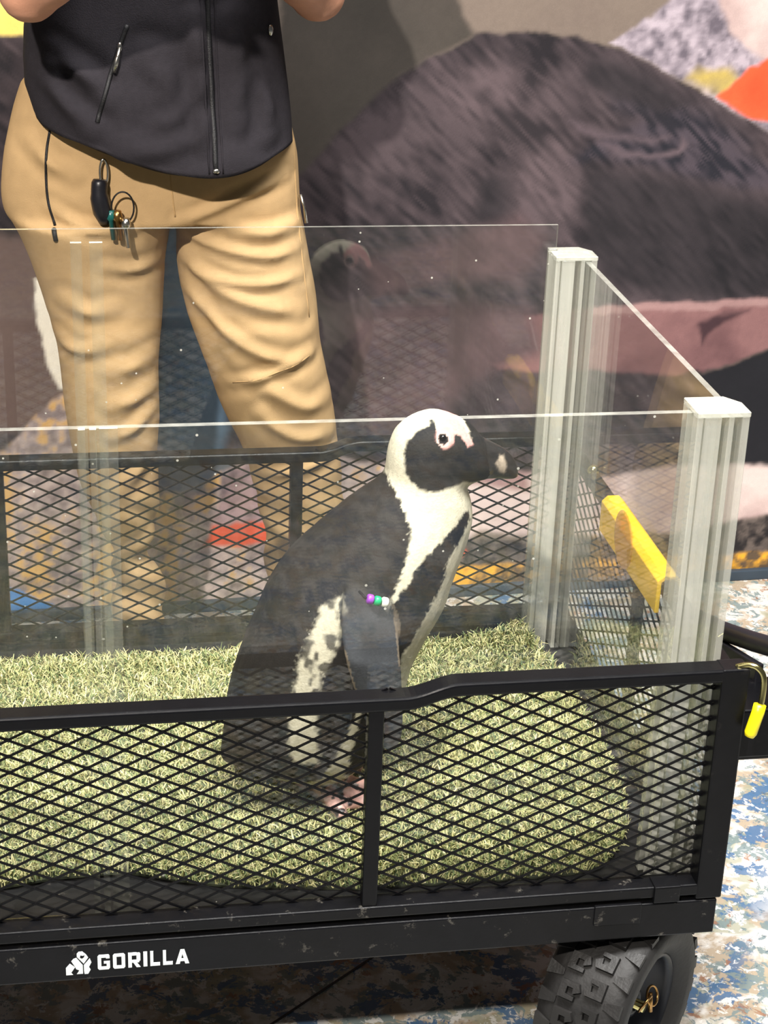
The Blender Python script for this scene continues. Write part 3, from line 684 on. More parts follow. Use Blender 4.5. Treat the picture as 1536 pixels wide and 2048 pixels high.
def wheel(cart, c, a, lugs):
    R, hw = .1285, .046
    ax = Vector((math.cos(a), -math.sin(a), 0)); c = Vector(c)
    prof = [(.070, -.038), (.075, -.046), (.092, -.056), (.108, -.0565), (.117, -.050), (.1205, -.035), (.1215, 0), (.1205, .035), (.117, .050), (.108, .0565), (.092, .056), (.075, .046), (.070, .038), (.066, .0)]
    mb = MB(); mb.lathe(prof, c, ax, 56, closed=True)
    t = mb.build('wheel', M['rubber'], cart, smooth=True)
    tag(t, 'black pneumatic tyre with chunky tread')
    mb = MB(); mb.lathe([(.074, .042), (.069, .044), (.066, .034), (.058, .012), (.030, .004), (.020, .012), (.018, .026), (.010, .028), (.010, -.028), (.018, -.026), (.020, -.012), (.030, -.004), (.058, -.012), (.066, -.034), (.069, -.044), (.074, -.042), (.0745, 0)], c, ax, 48, closed=True)
    mb.build('rim', M['rim'], t, smooth=True)
    if not lugs: return
    mb = MB(); mb.lathe([(.0001, -.05), (.007, -.05), (.007, .040), (.0001, .040)], c, ax, 16)
    mb.build('axle_end', M['zinc'], t, smooth=True)
    e1 = Vector((0, 0, 1)); e2 = ax.cross(e1)
    q = c+ax*.044+e1*.010
    mb = MB()
    for s in (-1, 1):
        cc = q+e2*(.010*s)+e1*.004
        mb.tube([cc+.0125*(math.cos(w)*e2+math.sin(w)*(e1*.9+ax*.4*s)) for w in np.linspace(0, 2*math.pi, 20)[:-1]], .0016, 8, closed=True)
    mb.tube([q-e2*.004+e1*.012, q+ax*.004-e1*.012], .003, 8)
    tag(mb.build('ring_pin', M['brass'], t, smooth=True), 'brass ring pin through the axle')
    # tread lugs: hooked blocks in staggered rows, shared mesh data per kind
    def block(name, pts):
        m = MB(); m.prism([(x, y, -.0025) for x, y in pts], (0, 0, .0065)); me = m.mesh(name); me.materials.append(M['tread']); return me
    hook = block('tread_block', [(-.013, -.011), (.010, -.011), (.014, -.002), (.005, .003), (.004, -.004), (-.004, -.004), (-.004, .005), (.008, .006), (.008, .011), (-.013, .011)])
    bar = block('tread_block', [(-.010, -.010), (.012, -.004), (.012, .004), (-.010, .008)])
    N = 22
    for k in range(N):
        for row, (off, ph, me, rr) in enumerate(((-.042, 0, bar, .1185), (-.0145, .5, hook, .1235), (.0155, 0.15, hook, .1235), (.043, .55, bar, .1180))):
            th = 2*math.pi*(k+ph)/N
            rad = math.cos(th)*e1+math.sin(th)*e2
            tang = ax.cross(rad)
            X, Y = (ax, tang) if off < 0 else (-ax, -tang)
            m = Matrix((X, Y, rad)).transposed().to_4x4(); m.translation = c+rad*rr+ax*off
            o = bpy.data.objects.new('tread_block', me); col.objects.link(o)
            o.parent = t; o.matrix_local = m

def build_logo(cart):
    y = YF-.0012; d = (0, -.0005, 0)
    # lettering, each letter from plain strokes in a 0..1 box, then sheared to the panel
    x0, x1, zb, h = -.6645, -.5600, -.0262, .0207
    def strokes(polys, ox, w):
        mb = MB()
        for i, p in enumerate(polys):     # strokes differ by hairs so no two faces coincide
            mb.prism([(ox+u*w, y, zb+v*h) for u, v in p], (0, -.0005-.00004*i, 0))
        return mb
    R = lambda a, b, c, e: [(a, c), (b, c), (b, e), (a, e)]
    let = {
     'G': [R(0, .3, .1, .9), [(0, .1), (.12, 0), (.88, 0), (1, .1), (1, .2), (0, .2)], [(0, .9), (.12, 1), (.9, 1), (.98, .92), (.98, .8), (0, .8)], R(.72, 1, .1, .52), R(.5, 1, .4, .56), R(.68, .98, .74, .84)],
     'O': [R(0, .3, .1, .9), R(.7, 1, .1, .9), [(0, .1), (.12, 0), (.88, 0), (1, .1), (1, .2), (0, .2)], [(0, .9), (.12, 1), (.88, 1), (1, .9), (1, .8), (0, .8)]],
     'R': [R(0, .3, 0, 1), R(.3, .9, .8, 1), R(.3, .9, .32, .5), [(.68, .42), (.98, .42), (1, .5), (1, .9), (.9, 1), (.68, 1)], [(.4, .34), (.70, .34), (1, 0), (.68, 0)]],
     'I': [R(0, 1, 0, 1)],
     'L': [R(0, .32, 0, 1), R(.32, 1, 0, .22)],
     'A': [[(0, 0), (.3, 0), (.60, 1), (.36, 1)], [(1, 0), (.7, 0), (.40, 1), (.64, 1)], R(.25, .75, .18, .36), [(.30, .80), (.70, .80), (.64, 1), (.36, 1)]]}
    widths = [('G', 1.0), ('O', 1.0), ('R', 1.0), ('I', .32), ('L', .80), ('L', .80), ('A', 1.12)]
    gap = .24; tot = sum(w for _, w in widths)+gap*(len(widths)-1); k = (x1-x0)/tot; x = x0
    for ch, w in widths:
        o = link('logo_letter', strokes(let[ch], x, w*k).mesh('logo_letter', False), M['white_print'], cart)
        x += (w+gap)*k
    # gorilla emblem: three plates and a head
    ex0, ex1, ez0, ez1 = -.7005, -.6720+.0005, -.0305, .0010
    def E(pts): return [(ex0+u*(ex1-ex0), y, ez0+v*(ez1-ez0)) for u, v in pts]
    plates = [
     [(.0, .0), (.27, .0), (.20, .10), (.36, .33), (.16, .50), (.0, .32)],
     [(.22, .60), (.30, .70), (.42, .74), (.66, .40), (.66, .02), (.42, .02), (.52, .18), (.40, .24), (.37, .32)],
     [(.44, .78), (.44, .92), (.52, 1.0), (.66, 1.0), (.80, .86), (.88, .72), (.70, .46)],
     [(.70, .40), (.94, .68), (1.0, .50), (.90, .30), (.96, .18), (.86, .0), (.72, .0), (.70, .14)]]
    em = MB()
    for p in plates: em.prism(E(p), d)
    e = em.build('logo_emblem', M['white_print'], cart)
    tag(e, 'white gorilla emblem')
    mb = MB(); mb.prism([(p[0], p[1]-.0003, p[2]) for p in E([(.58, .84), (.56, .74), (.64, .70), (.72, .76), (.74, .84), (.68, .81)])], (0, -.0004, 0))
    mb.build('emblem_face', M['black_steel'], e)

def build_latch(cart):
    # folded yellow channel: flat top, two flanges, chamfered ends
    y0, y1, x0, x1, zt = .203, .466, .0535, .0855, .3145
    mb = MB()
    sec = [(x0, .262), (x0, zt-.008), (x0+.008, zt), (x1-.008, zt), (x1, zt-.008), (x1, .268), (x1-.006, .268), (x1-.006, zt-.010), (x1-.011, zt-.006), (x0+.011, zt-.006), (x0+.006, zt-.010), (x0+.006, .262)]
    mb.prism([(x, y0, z) for x, z in sec], (0, y1-y0, 0))
    o = mb.build('end_latch', M['yellow_plastic'], cart, bevel=.0015)
    tag(o, 'bright yellow plastic channel over the end rail')
    mb = MB(); mb.lathe([(.0005, .0), (.034, .0), (.040, .0006), (.040, .0012), (.034, .0018), (.0005, .0018)], (.0516, .352, .2985), (1, 0, 0), 36)
    p = mb.build('latch_disc', acr_yellow(), o, smooth=True)
    tag(p, 'translucent amber disc')

def acr_yellow():
    m = mat('amber_plastic', (.97, .76, .16), .3)
    b = m.node_tree.nodes['Principled BSDF']; b.inputs['Transmission Weight'].default_value = .25; b.inputs['Alpha'].default_value = .7
    return m

# ================================================================== ACRYLIC
def pane(name, mb_box, thin, label):
    """slab whose two broad faces are clear and whose narrow edges show milky"""
    x0, x1, y0, y1, z0, z1 = mb_box
    mb = MB(); mb.box(*mb_box)
    me = mb.mesh(name)
    for p in me.polygons:
        p.material_index = 0 if abs(p.normal[thin]) > .5 or p.normal[2] < -.5 else 1
    o = link(name, me, [M['pane'], M['pane_edge']])
    tag(o, label, 'acrylic panel')
    return o

def corner_post(x0, y0, h, mirror, label):
    e = empty('corner_post', (x0+.03, y0+.025, 0))
    tag(e, label, 'post', 'slotted acrylic corner posts of the enclosure')
    X = (lambda a: x0+.060-a) if mirror else (lambda a: x0+a)
    def bar(name, a, b, c, d, z0, z1, m):
        mb = MB(); u, v = sorted((X(a), X(b))); mb.box(u, v, y0+c, y0+d, z0, z1)
        return mb.build(name, m, e, bevel=.0006, seg=1)
    t = .006
    front = y0 < .3
    # front layer, back layer, and the bars that leave slots for the two panes
    bar('post_bar', 0, .007, 0, .016, .002, h-t, M['post'])
    bar('post_bar', .009, .028, 0, .014, .002, h-t, M['post'])
    bar('post_bar', .0365, .0425, 0, .050, .002, h-t, M['post'])
    bar('post_bar', .0515, .060, 0, .050, .002, h-t, M['post'])
    bar('post_bar', 0, .0365, .034 if front else .0415, .050, .002, h-t, M['post'])
    # cap with a chamfered outer corner
    mb = MB(); pts = [(X(0), y0-.001), (X(.0605), y0-.001), (X(.0605), y0+.030), (X(.046), y0+.051), (X(0), y0+.051)]
    if not front: pts += [(X(0), y0+.0415), (X(.011), y0+.0415), (X(.011), y0+.0325), (X(0), y0+.0325)]
    mb.prism([(a, b, h-t) for a, b in pts], (0, 0, t))
    mb.build('post_cap', M['post_cap'], e, bevel=.0008, seg=1)
    return e

def build_enclosure():
    pane('acrylic_panel', (-1.150, .0365, -.0001, .0089, .001, .6138), 1, 'long clear acrylic panel standing just inside the cart side with the white logo')
    pane('acrylic_panel', (-1.124, .0090, .636, .642, .001, .6565), 1, 'clear acrylic panel between the turf and the person, its top edge above the posts')
    pane('acrylic_panel', (.0430, .0510, .012, .636, .001, .612), 0, 'clear acrylic end panel beside the yellow latch')
    pane('acrylic_panel', (-1.165, -1.157, .012, .636, .001, .612), 0, 'clear acrylic end panel at the cart end away from the yellow latch')
    corner_post(0, -.018, .620, False, 'milky slotted acrylic corner post beside the yellow latch, near the logo side')
    corner_post(0, .602, .620, False, 'milky slotted acrylic corner post behind the penguin at the curled turf corner')
    corner_post(-1.174, -.018, .620, True, 'milky slotted acrylic corner post at the far cart end on the logo side')
    corner_post(-1.174, .602, .620, True, 'milky slotted acrylic corner post at the far cart end on the mural side')
    # joining strips over the panel seams
    for y0, z1, lab, yo in ((-.0085, .6165, 'clear acrylic joining strip on the panel nearest the logo', -1), (.626, .640, 'clear acrylic joining strip on the panel in front of the khaki trousers', -1)):
        e = empty('joining_strip', (-.645, y0, 0))
        tag(e, lab, 'acrylic strip')
        for a, b, d0, d1 in ((-.6655, -.6585, -.002, .006), (-.6540, -.6470, -.002, .006), (-.6440, -.6250, 0, .006)) if y0 < 0 else ((-.6685, -.6535, 0, .008), (-.6430, -.6255, 0, .008)):
            mb = MB(); mb.box(a, b, y0+d0, y0+d1, .003, z1)
            me = mb.mesh('strip_bar')
            for p in me.polygons: p.material_index = 0 if abs(p.normal[1]) > .5 else 1
            link('strip_bar', me, [M['strip'], M['strip_edge']], e)

# ================================================================== TURF
TURF = [(-1.14, .070), (-.776, .066), (-.712, .078), (-.628, .080), (-.569, .058), (-.51, .041), (-.353, .018), (-.246, .016), (-.155, .015), (-.085, .018), (-.045, .026), (-.018, .055), (.012, .105), (.030, .18), (.036, .28), (.036, .42), (.034, .52), (.012, .575), (-.006, .628), (-.04, .632), (-.27, .632), (-.5, .632), (-.79, .632), (-1.14, .632)]
def turf_z(P):
    P = np.atleast_2d(P)
    d = np.hypot(P[:, 0]-(-.004), P[:, 1]-.628)
    curl = .034*np.clip(1-d/.105, 0, 1)**1.5
    wav = .004*np.clip((P[:, 0]+.9)/.3, 0, 1)*np.clip(1-np.abs(P[:, 1]-.07)/.05, 0, 1)*np.clip((-.45-P[:, 0])/.2, 0, 1)
    return .0035+curl+wav

def build_turf():
    root = empty('turf_mat', (-.55, .32, 0))
    tag(root, 'pale green artificial turf mat with a curled corner under the penguin', 'turf mat')
    # backing: triangulated grid inside the outline
    bm = bmesh.new()
    pts = []
    T = np.array(TURF)
    for a, b in zip(T, np.roll(T, -1, 0)):
        n = max(1, int(np.hypot(*(b-a))/.03))
        for i in range(n): pts.append(a+(b-a)*i/n)
    gx, gy = np.meshgrid(np.arange(-1.12, .05, .03), np.arange(.03, .63, .03))
    G = np.column_stack([gx.ravel(), gy.ravel()]); G = G[polydist(G, T) > .012]
    allp = np.vstack([pts, G])
    from mathutils.geometry import delaunay_2d_cdt
    nb = len(pts)
    vs_, es_, fs_, *_ = delaunay_2d_cdt([Vector(p) for p in allp], [(i, (i+1) % nb) for i in range(nb)], [], 1, 1e-5)
    V = np.array([(v.x, v.y) for v in vs_]); Z = turf_z(V)
    me = bpy.data.meshes.new('turf_backing'); me.from_pydata([(a, b, z) for (a, b), z in zip(V, Z)], [], [tuple(f) for f in fs_]); me.update()
    o = link('turf_backing', me, M['turf_back'], root)
    sm = o.modifiers.new('thick', 'SOLIDIFY'); sm.thickness = .003; sm.offset = -1
    # blades
    N = 78000
    P = np.column_stack([rng.uniform(-.86, .05, N), rng.uniform(.008, .636, N)])
    d = polydist(P, T); P = P[d > -.0015]; 
    N2 = 6000; Q = np.column_stack([rng.uniform(-1.14, -.86, N2), rng.uniform(.07, .63, N2)])
    P = np.vstack([P, Q]); n = len(P)
    z = turf_z(P)
    # tufts: blades near each other share a lean
    cell = np.floor(P/.0075).astype(int); hsh = (cell[:, 0]*7919+cell[:, 1]*104729) % 1000/1000.0
    az = 2*np.pi*hsh+rng.normal(0, 1.1, n)
    lean = rng.uniform(.15, 1.05, n); ln = rng.uniform(.009, .0195, n); w = rng.uniform(.0007, .00125, n)
    dirx, diry = np.cos(az), np.sin(az)
    base = np.column_stack([P[:, 0], P[:, 1], z])
    mid = base+np.column_stack([dirx*np.sin(lean*.6), diry*np.sin(lean*.6), np.cos(lean*.6)])*(ln*.55)[:, None]
    l2 = lean*1.5+.25
    tip = mid+np.column_stack([dirx*np.sin(l2), diry*np.sin(l2), np.cos(l2)])*(ln*.5)[:, None]
    fa = rng.uniform(0, 2*np.pi, n); sx = np.column_stack([np.cos(fa), np.sin(fa), np.zeros(n)])
    W = w[:, None]
    V = np.stack([base-sx*W, base+sx*W, mid-sx*W*.95, mid+sx*W*.95, tip-sx*W*.45, tip+sx*W*.45], 1).reshape(-1, 3)
    V[:, 0] = np.minimum(V[:, 0], .0415); lim = V[:, 1].clip(.0105, .6345); V[:, 1] = lim
    b = np.arange(n)*6
    F = np.concatenate([np.column_stack([b, b+1, b+3, b+2]), np.column_stack([b+2, b+3, b+5, b+4])])
    me = bpy.data.meshes.new('turf_blades')
    me.vertices.add(len(V)); me.vertices.foreach_set('co', V.astype(np.float32).ravel())
    me.loops.add(F.size); me.loops.foreach_set('vertex_index', F.astype(np.int32).ravel())
    me.polygons.add(len(F)); me.polygons.foreach_set('loop_start', np.arange(0, F.size, 4, dtype=np.int32))
    me.update(calc_edges=True)
    pal = np.array([lin(c) for c in ((.84, .81, .60), (.77, .76, .54), (.68, .70, .47), (.52, .57, .38), (.38, .45, .30), (.90, .87, .69))])
    pick = rng.choice(6, n, p=[.23, .22, .18, .18, .13, .06]); c = pal[pick]*rng.uniform(.78, 1.05, n)[:, None]
    paint(me, np.repeat(c, 6, 0))
    o = link('turf_blades', me, M['grass'], root)
    tag(o, 'short pale green and straw-coloured plastic grass', kind='stuff')
    return root

# ================================================================== PENGUIN
def loft_sections(mb, secs, yc, k=5, n=28, power=1.0):
    rows = np.array([[*s[0], *s[1], s[2]] for s in secs])
    D = catmull(rows, k)
    rings = []
    for ax, az, bx, bz, w in D:
        c = Vector(((ax+bx)/2, yc, (az+bz)/2)); u = Vector(((ax-bx)/2, 0, (az-bz)/2))
        ring = []
        for i in range(n):
            t = 2*math.pi*i/n
            ring.append(c+u*math.cos(t)+Vector((0, max(w, .001)*math.sin(t), 0)))
        rings.append(ring)
    v = [p for r in rings for p in r]; f = []
    for i in range(len(rings)-1):
        for q in range(n):
            f.append((i*n+q, i*n+(q+1) % n, (i+1)*n+(q+1) % n, (i+1)*n+q))
    f.append(tuple(range(n))[::-1]); f.append(tuple((len(rings)-1)*n+q for q in range(n)))
    mb.add(v, f)

def penguin_flipper(side):
    """flat paddle hanging from the shoulder; side -1 is the visitor side"""
    mb = MB(); rows = np.array([[*a, *b] for a, b in FLIP]); D = catmull(rows, 4); n = 18; rings = []
    m = len(D)
    for i, (ax, az, bx, bz) in enumerate(D):
        t = i/(m-1)
        off = .074+.042*min(1, t*2.4)-.010*max(0, t-.6)
        th = (.012*(1-t)**.7)*min(1, .35+t*3)+.0045
        c = Vector(((ax+bx)/2, YP+side*off, (az+bz)/2)); u = Vector(((bx-ax)/2, 0, (bz-az)/2))
        u.y = side*(-.006)
        rings.append([c+u*math.cos(2*math.pi*q/n)+Vector((0, th*math.sin(2*math.pi*q/n), 0)) for q in range(n)])
    v = [p for r in rings for p in r]; f = []
    for i in range(m-1):
        for q in range(n): f.append((i*n+q, i*n+(q+1) % n, (i+1)*n+(q+1) % n, (i+1)*n+q))
    f.append(tuple(range(n))[::-1]); f.append(tuple((m-1)*n+q for q in range(n)))
    mb.add(v, f); return mb

def penguin_foot(heel, toe, z=.014):
    """webbed foot: three toes with webbing and claws"""
    mb = MB(); h = Vector((*heel, z)); t = Vector((*toe, z)); d = t-h; L = d.length; d.normalize(); s = Vector((-d.y, d.x, 0))
    tips = []
    for k, (a, l) in enumerate(((-.42, .92), (0, 1.05), (.42, .92))):
        e = h+(d*math.cos(a)+s*math.sin(a))*L*l
        mid = h+(d*math.cos(a)+s*math.sin(a))*L*l*.55+Vector((0, 0, .010))
        mb.tube(catmull([h+Vector((0, 0, .012)), mid, e+Vector((0, 0, .004)), e+(e-h).normalized()*.008+Vector((0, 0, -.001))], 4), [.012]+[.0115]*3+[.010]*4+[.0085]*3+[.006, .003], 10)
        tips.append(e)
    web = [h-d*.008, h-s*.014, tips[0]-d*.006, (tips[0]+tips[1])/2-d*.010, tips[1]-d*.004, (tips[1]+tips[2])/2-d*.010, tips[2]-d*.006, h+s*.014]
    mb.prism([Vector((p.x, p.y, z-.004)) for p in web], (0, 0, .011))
    mb.tube([h+Vector((-.004, 0, .0)), h+Vector((-.006, 0, .030)), h+Vector((-.004, 0, .055))], [.014, .015, .022], 12)
    return mb

def build_penguin():
    root = empty('penguin', (-.36, YP, .006))
    tag(root, 'black and white penguin standing on turf, facing the yellow latch, flipper band on', 'penguin')
    all_ = MB(); parts = {}
    def put(name, mb):
        parts[name] = (list(mb.v), list(mb.f)); all_.add(mb.v, mb.f)
    b = MB(); loft_sections(b, PENG_SEC, YP); put('body', b)
    b = MB(); loft_sections(b, BEAK_SEC, YP, 5, 20); put('beak', b)
    b = penguin_flipper(-1); put('flip_near', b)
    b = penguin_flipper(1); put('flip_far', b)
    nearf = ((-.384, .242), (-.318, .178)); farf = ((-.352, .315), (-.296, .283))
    b = penguin_foot(*nearf); put('foot_near', b)
    b = penguin_foot(*farf); put('foot_far', b)
    b = MB()
    for (h, t) in (nearf, farf):
        b.ball((h[0]-.002, h[1]*.8+YP*.2, .085), (.046, .042, .052), 20)
        b.ball((h[0]-.004, h[1]*.9+YP*.1, .052), (.027, .026, .030), 16)
    b.ball((-.232, YP, .476), (.046, .0445, .044), 20)     # skull fullness
    put('bulk', b)
    me = remesh(all_, .0024, 4, .5)
    co = co_of(me); 
    # slight feather unevenness along the normals
    no = no_of(me)
    feath = fbm(co*np.array([170, 170, 60]), 2)-.5
    # which piece each vertex belongs to
    def dist_to(name):
        v, f = parts[name]
        bv = BVHTree.FromPolygons([Vector(p) for p in v], f)
        return np.array([bv.find_nearest(Vector(p), .05)[3] if bv.find_nearest(Vector(p), .05)[0] is not None else .05 for p in co])
    XZ = co[:, [0, 2]]
    jag = np.column_stack([vnoise(co*190)-.5, vnoise(co*190+31)-.5])*.0065+np.column_stack([vnoise(co*520)-.5, vnoise(co*520+31)-.5])*.004
    J = XZ+jag; Jf = XZ+jag*.45
    c3 = lambda c: np.array(lin(c))
    Wt, Bk, Pk = c3((.755, .735, .65)), c3((.105, .092, .083)), c3((.77, .545, .525))
    n1 = fbm(co*40, 3)
    C = np.tile(Wt, (len(co), 1))
    al = co[:, 0]*.45+co[:, 2]*.89; ac = co[:, 0]*.89-co[:, 2]*.45
    streak = fbm(np.column_stack([al*32, ac*210, co[:, 1]*210]), 3)
    black = Bk*(.62+.75*streak)[:, None]
    def over(C, d, colr, w=.003, lim=1.0):
        t = (np.clip(d/w+.5, 0, 1)*lim)[:, None]; return C*(1-t)+colr*t
    C = over(C, polydist(J, PG_BACK), black)
    C = over(C, polydist(J, PG_BAND), black*np.array([.85, .88, .95]))
    st = polydist(J, PG_STRIPE); spots = fbm(co*75+5, 2) > .60
    mk = (st > 0) & (np.abs(co[:, 1]-YP) > .045)
    ta = np.clip(st/.006+.35, 0, 1)*(np.abs(co[:, 1]-YP) > .045); sp = np.clip((fbm(co*80+5, 2)-.55)/.08, 0, 1)*(co[:, 2] > .17)
    ta = (ta*(1-.85*sp))[:, None]; C = C*(1-ta)+Wt*.92*ta
    # dark thigh front and vent
    head = co[:, 2] > .435
    C = over(C, polydist(Jf, PG_MASK), black*np.array([.72, .8, .9]), .0028, head)
    pkd = polydist(Jf, PG_PINK); mk = (pkd > 0) & head
    tp = (np.clip(pkd/.003+.6, 0, 1)*head)[:, None]; C = C*(1-tp)+Pk*tp
    e = np.array(PG_EYE[0]); de = np.hypot(*(XZ-e).T); mk = head & (de < .0088) & (de > .0055); C[mk] = c3((.76, .66, .62))
    mk = head & (de <= .0062); C[mk] = c3((.05, .04, .04))
    beak = dist_to('beak') < .0022
    bx = np.array([q[0][0] for q in BEAK_SEC])
    bsel = beak & (co[:, 0] > bx[1])
    C[bsel] = c3((.125, .12, .118))
    tp = (np.clip(polydist(Jf, PG_PALE)/.003+.4, 0, 1)*bsel)[:, None]*.8; C = C*(1-tp)+c3((.66, .61, .54))*tp
    for nm in ('flip_near', 'flip_far'):
        f = dist_to(nm) < .004
        out = np.abs(co[:, 1]-YP) > .088
        tf = (np.clip((.338-co[:, 2])/.035, 0, 1)*(f & out))[:, None]
        C = C*(1-tf)+tf*(c3((.205, .215, .230))*(.85+.35*n1)[:, None])
        ed = np.array([(a, b) for a, b in FLIP]); lead = linedist(XZ, ed[:6, 1]); trail = linedist(XZ, ed[3:6, 0])
        tan = f & out & (((lead < .004) & (co[:, 2] > .24)) | (trail < .0028)); C[tan] = c3((.42, .38, .33))
    feet = np.minimum(dist_to('foot_near'), dist_to('foot_far')) < .0045
    mk = feet & (co[:, 2] < .048+.012*n1); bl = fbm(co*95+2, 2) > .62
    C[mk] = c3((.88, .70, .66)); C[mk & bl] = c3((.22, .18, .18))
    furry = (~feet) & (~bsel)
    set_co(me, co+no*(feath*.0009*furry)[:, None])
    paint(me, C)
    body = link('penguin_body', me, [M['feather'], M['beakm']], root, smooth=True)
    idx = np.zeros(len(me.polygons), np.int32); fv = np.array([p.vertices[0] for p in me.polygons])
    idx[bsel[fv] | feet[fv]] = 1
    me.polygons.foreach_set('material_index', idx)
    # eyes
    near = de < .004
    for s in (-1, 1):
        sel = near & ((co[:, 1]-YP)*s > 0)
        y = co[sel, 1].mean() if sel.any() else YP+s*.045
        mb = MB(); mb.ball((e[0], y-s*.0028, e[1]), .0052, 16)
        tag(mb.build('eye', M['eye'], root, smooth=True), 'dark glossy eye')
    # identification band: cord round the flipper root with three beads
    mb = MB(); y = BEADS[0][1]-.012
    xs0, xs1 = BEADS[0][0]-.026, BEADS[2][0]+.014
    mb.tube([(BEADS[0][0]-.010, YP-.108, BEADS[0][2]+.001), (BEADS[0][0]-.005, YP-.124, BEADS[0][2]), (BEADS[0][0], YP-.1275, BEADS[0][2]), (BEADS[1][0], YP-.1295, BEADS[1][2]), (BEADS[2][0], YP-.1275, BEADS[2][2]), (BEADS[2][0]+.005, YP-.122, BEADS[2][2]-.001), (BEADS[2][0]+.008, YP-.106, BEADS[2][2]-.002)], .0017, 8)
    band = mb.build('flipper_band', M['blackplastic'], root, smooth=True)
    dirx = (Vector(BEADS[2])-Vector(BEADS[0])).normalized()
    for i, (bpos, m_, lab) in enumerate(zip(BEADS, ('band_purple', 'band_green', 'band_white'), ('purple bead', 'green bead', 'white bead'))):
        mb = MB(); c = Vector((bpos[0], YP-.1275-(.002 if i == 1 else 0), bpos[2]))
        hl = .0040
        mb.lathe([(.002, -hl), (.0048, -hl), (.0060, -hl*.6), (.0060, hl*.6), (.0048, hl), (.002, hl)], c, dirx, 18)
        tag(mb.build('band_bead', M[m_], band, smooth=True), lab)
# ================================================================== PERSON
PYC = 1.075        # middle of the body front to back
def ring_loft(mb, rings, caps=True):
    n = len(rings[0]); v = [p for r in rings for p in r]; f = []
    for i in range(len(rings)-1):
        for q in range(n): f.append((i*n+q, i*n+(q+1) % n, (i+1)*n+(q+1) % n, (i+1)*n+q))
    if caps:
        f.append(tuple(range(n))[::-1]); f.append(tuple((len(rings)-1)*n+q for q in range(n)))
    mb.add(v, f)

def leg_rings(rows, yc_of, depth, n=28, extra=None):
    R = np.array([[l[0], r[0], (l[1]+r[1])/2] for l, r in rows])
    D = catmull(R, 4); out = []
    for xl, xr, z in D:
        a = (xr-xl)/2; c = (xl+xr)/2
        out.append([(c+a*math.copysign(abs(math.cos(t))**.9, math.cos(t)), yc_of(z)+depth(a, z)*math.sin(t), z) for t in [2*math.pi*k/n for k in range(n)]])
    return out

def fold_displace(me, folds, amp, width, facing=-1):
    co = co_of(me); no = no_of(me); XZ = co[:, [0, 2]]
    disp = np.zeros(len(co))
    front = np.clip(-no[:, 1]*1.6+.2, 0, 1)
    for i, f in enumerate(folds):
        P = catmull(np.array(f), 5) if len(f) > 2 else np.array(f)
        d = linedist(XZ, P); A = np.array(f)
        # fade out toward both ends
        e0 = np.hypot(*(XZ-A[0]).T); e1 = np.hypot(*(XZ-A[-1]).T)
        fade = np.clip(e0/.035, .25, 1)*np.clip(e1/.035, .25, 1)
        w = width*(.8+.5*((i*37) % 10)/10)
        disp += amp*fade*(np.exp(-(d/w)**2)-.5*np.exp(-((d-2.1*w)/(1.2*w))**2))
    set_co(me, co+no*(disp*front)[:, None])

def hand(mb, wrist, d, up, s):
    """palm, four fingers and a thumb, slightly curled"""
    d = Vector(d).normalized(); up = Vector(up); up = (up-d*up.dot(d)).normalized(); sd = d.cross(up)*s
    w = Vector(wrist)
    for k in range(4):
        mb.tube([w, w+d*.05+sd*(.012*(k-1.5)), w+d*.088+sd*(.0185*(k-1.5))], [.02, .018, .0125], 10)
        l = (.062, .074, .070, .054)[k]; b = w+d*.088+sd*(.0185*(k-1.5))
        mb.tube([b, b+d*l*.45-up*.008, b+d*l*.78-up*.022, b+d*l*.92-up*.038], [.0095, .0088, .0082, .0065], 10)
    t = w+d*.03-sd*.028
    mb.tube([w+d*.012-sd*.012, t, t+d*.030-sd*.016-up*.012, t+d*.055-sd*.012-up*.022], [.014, .0125, .0105, .0075], 10)

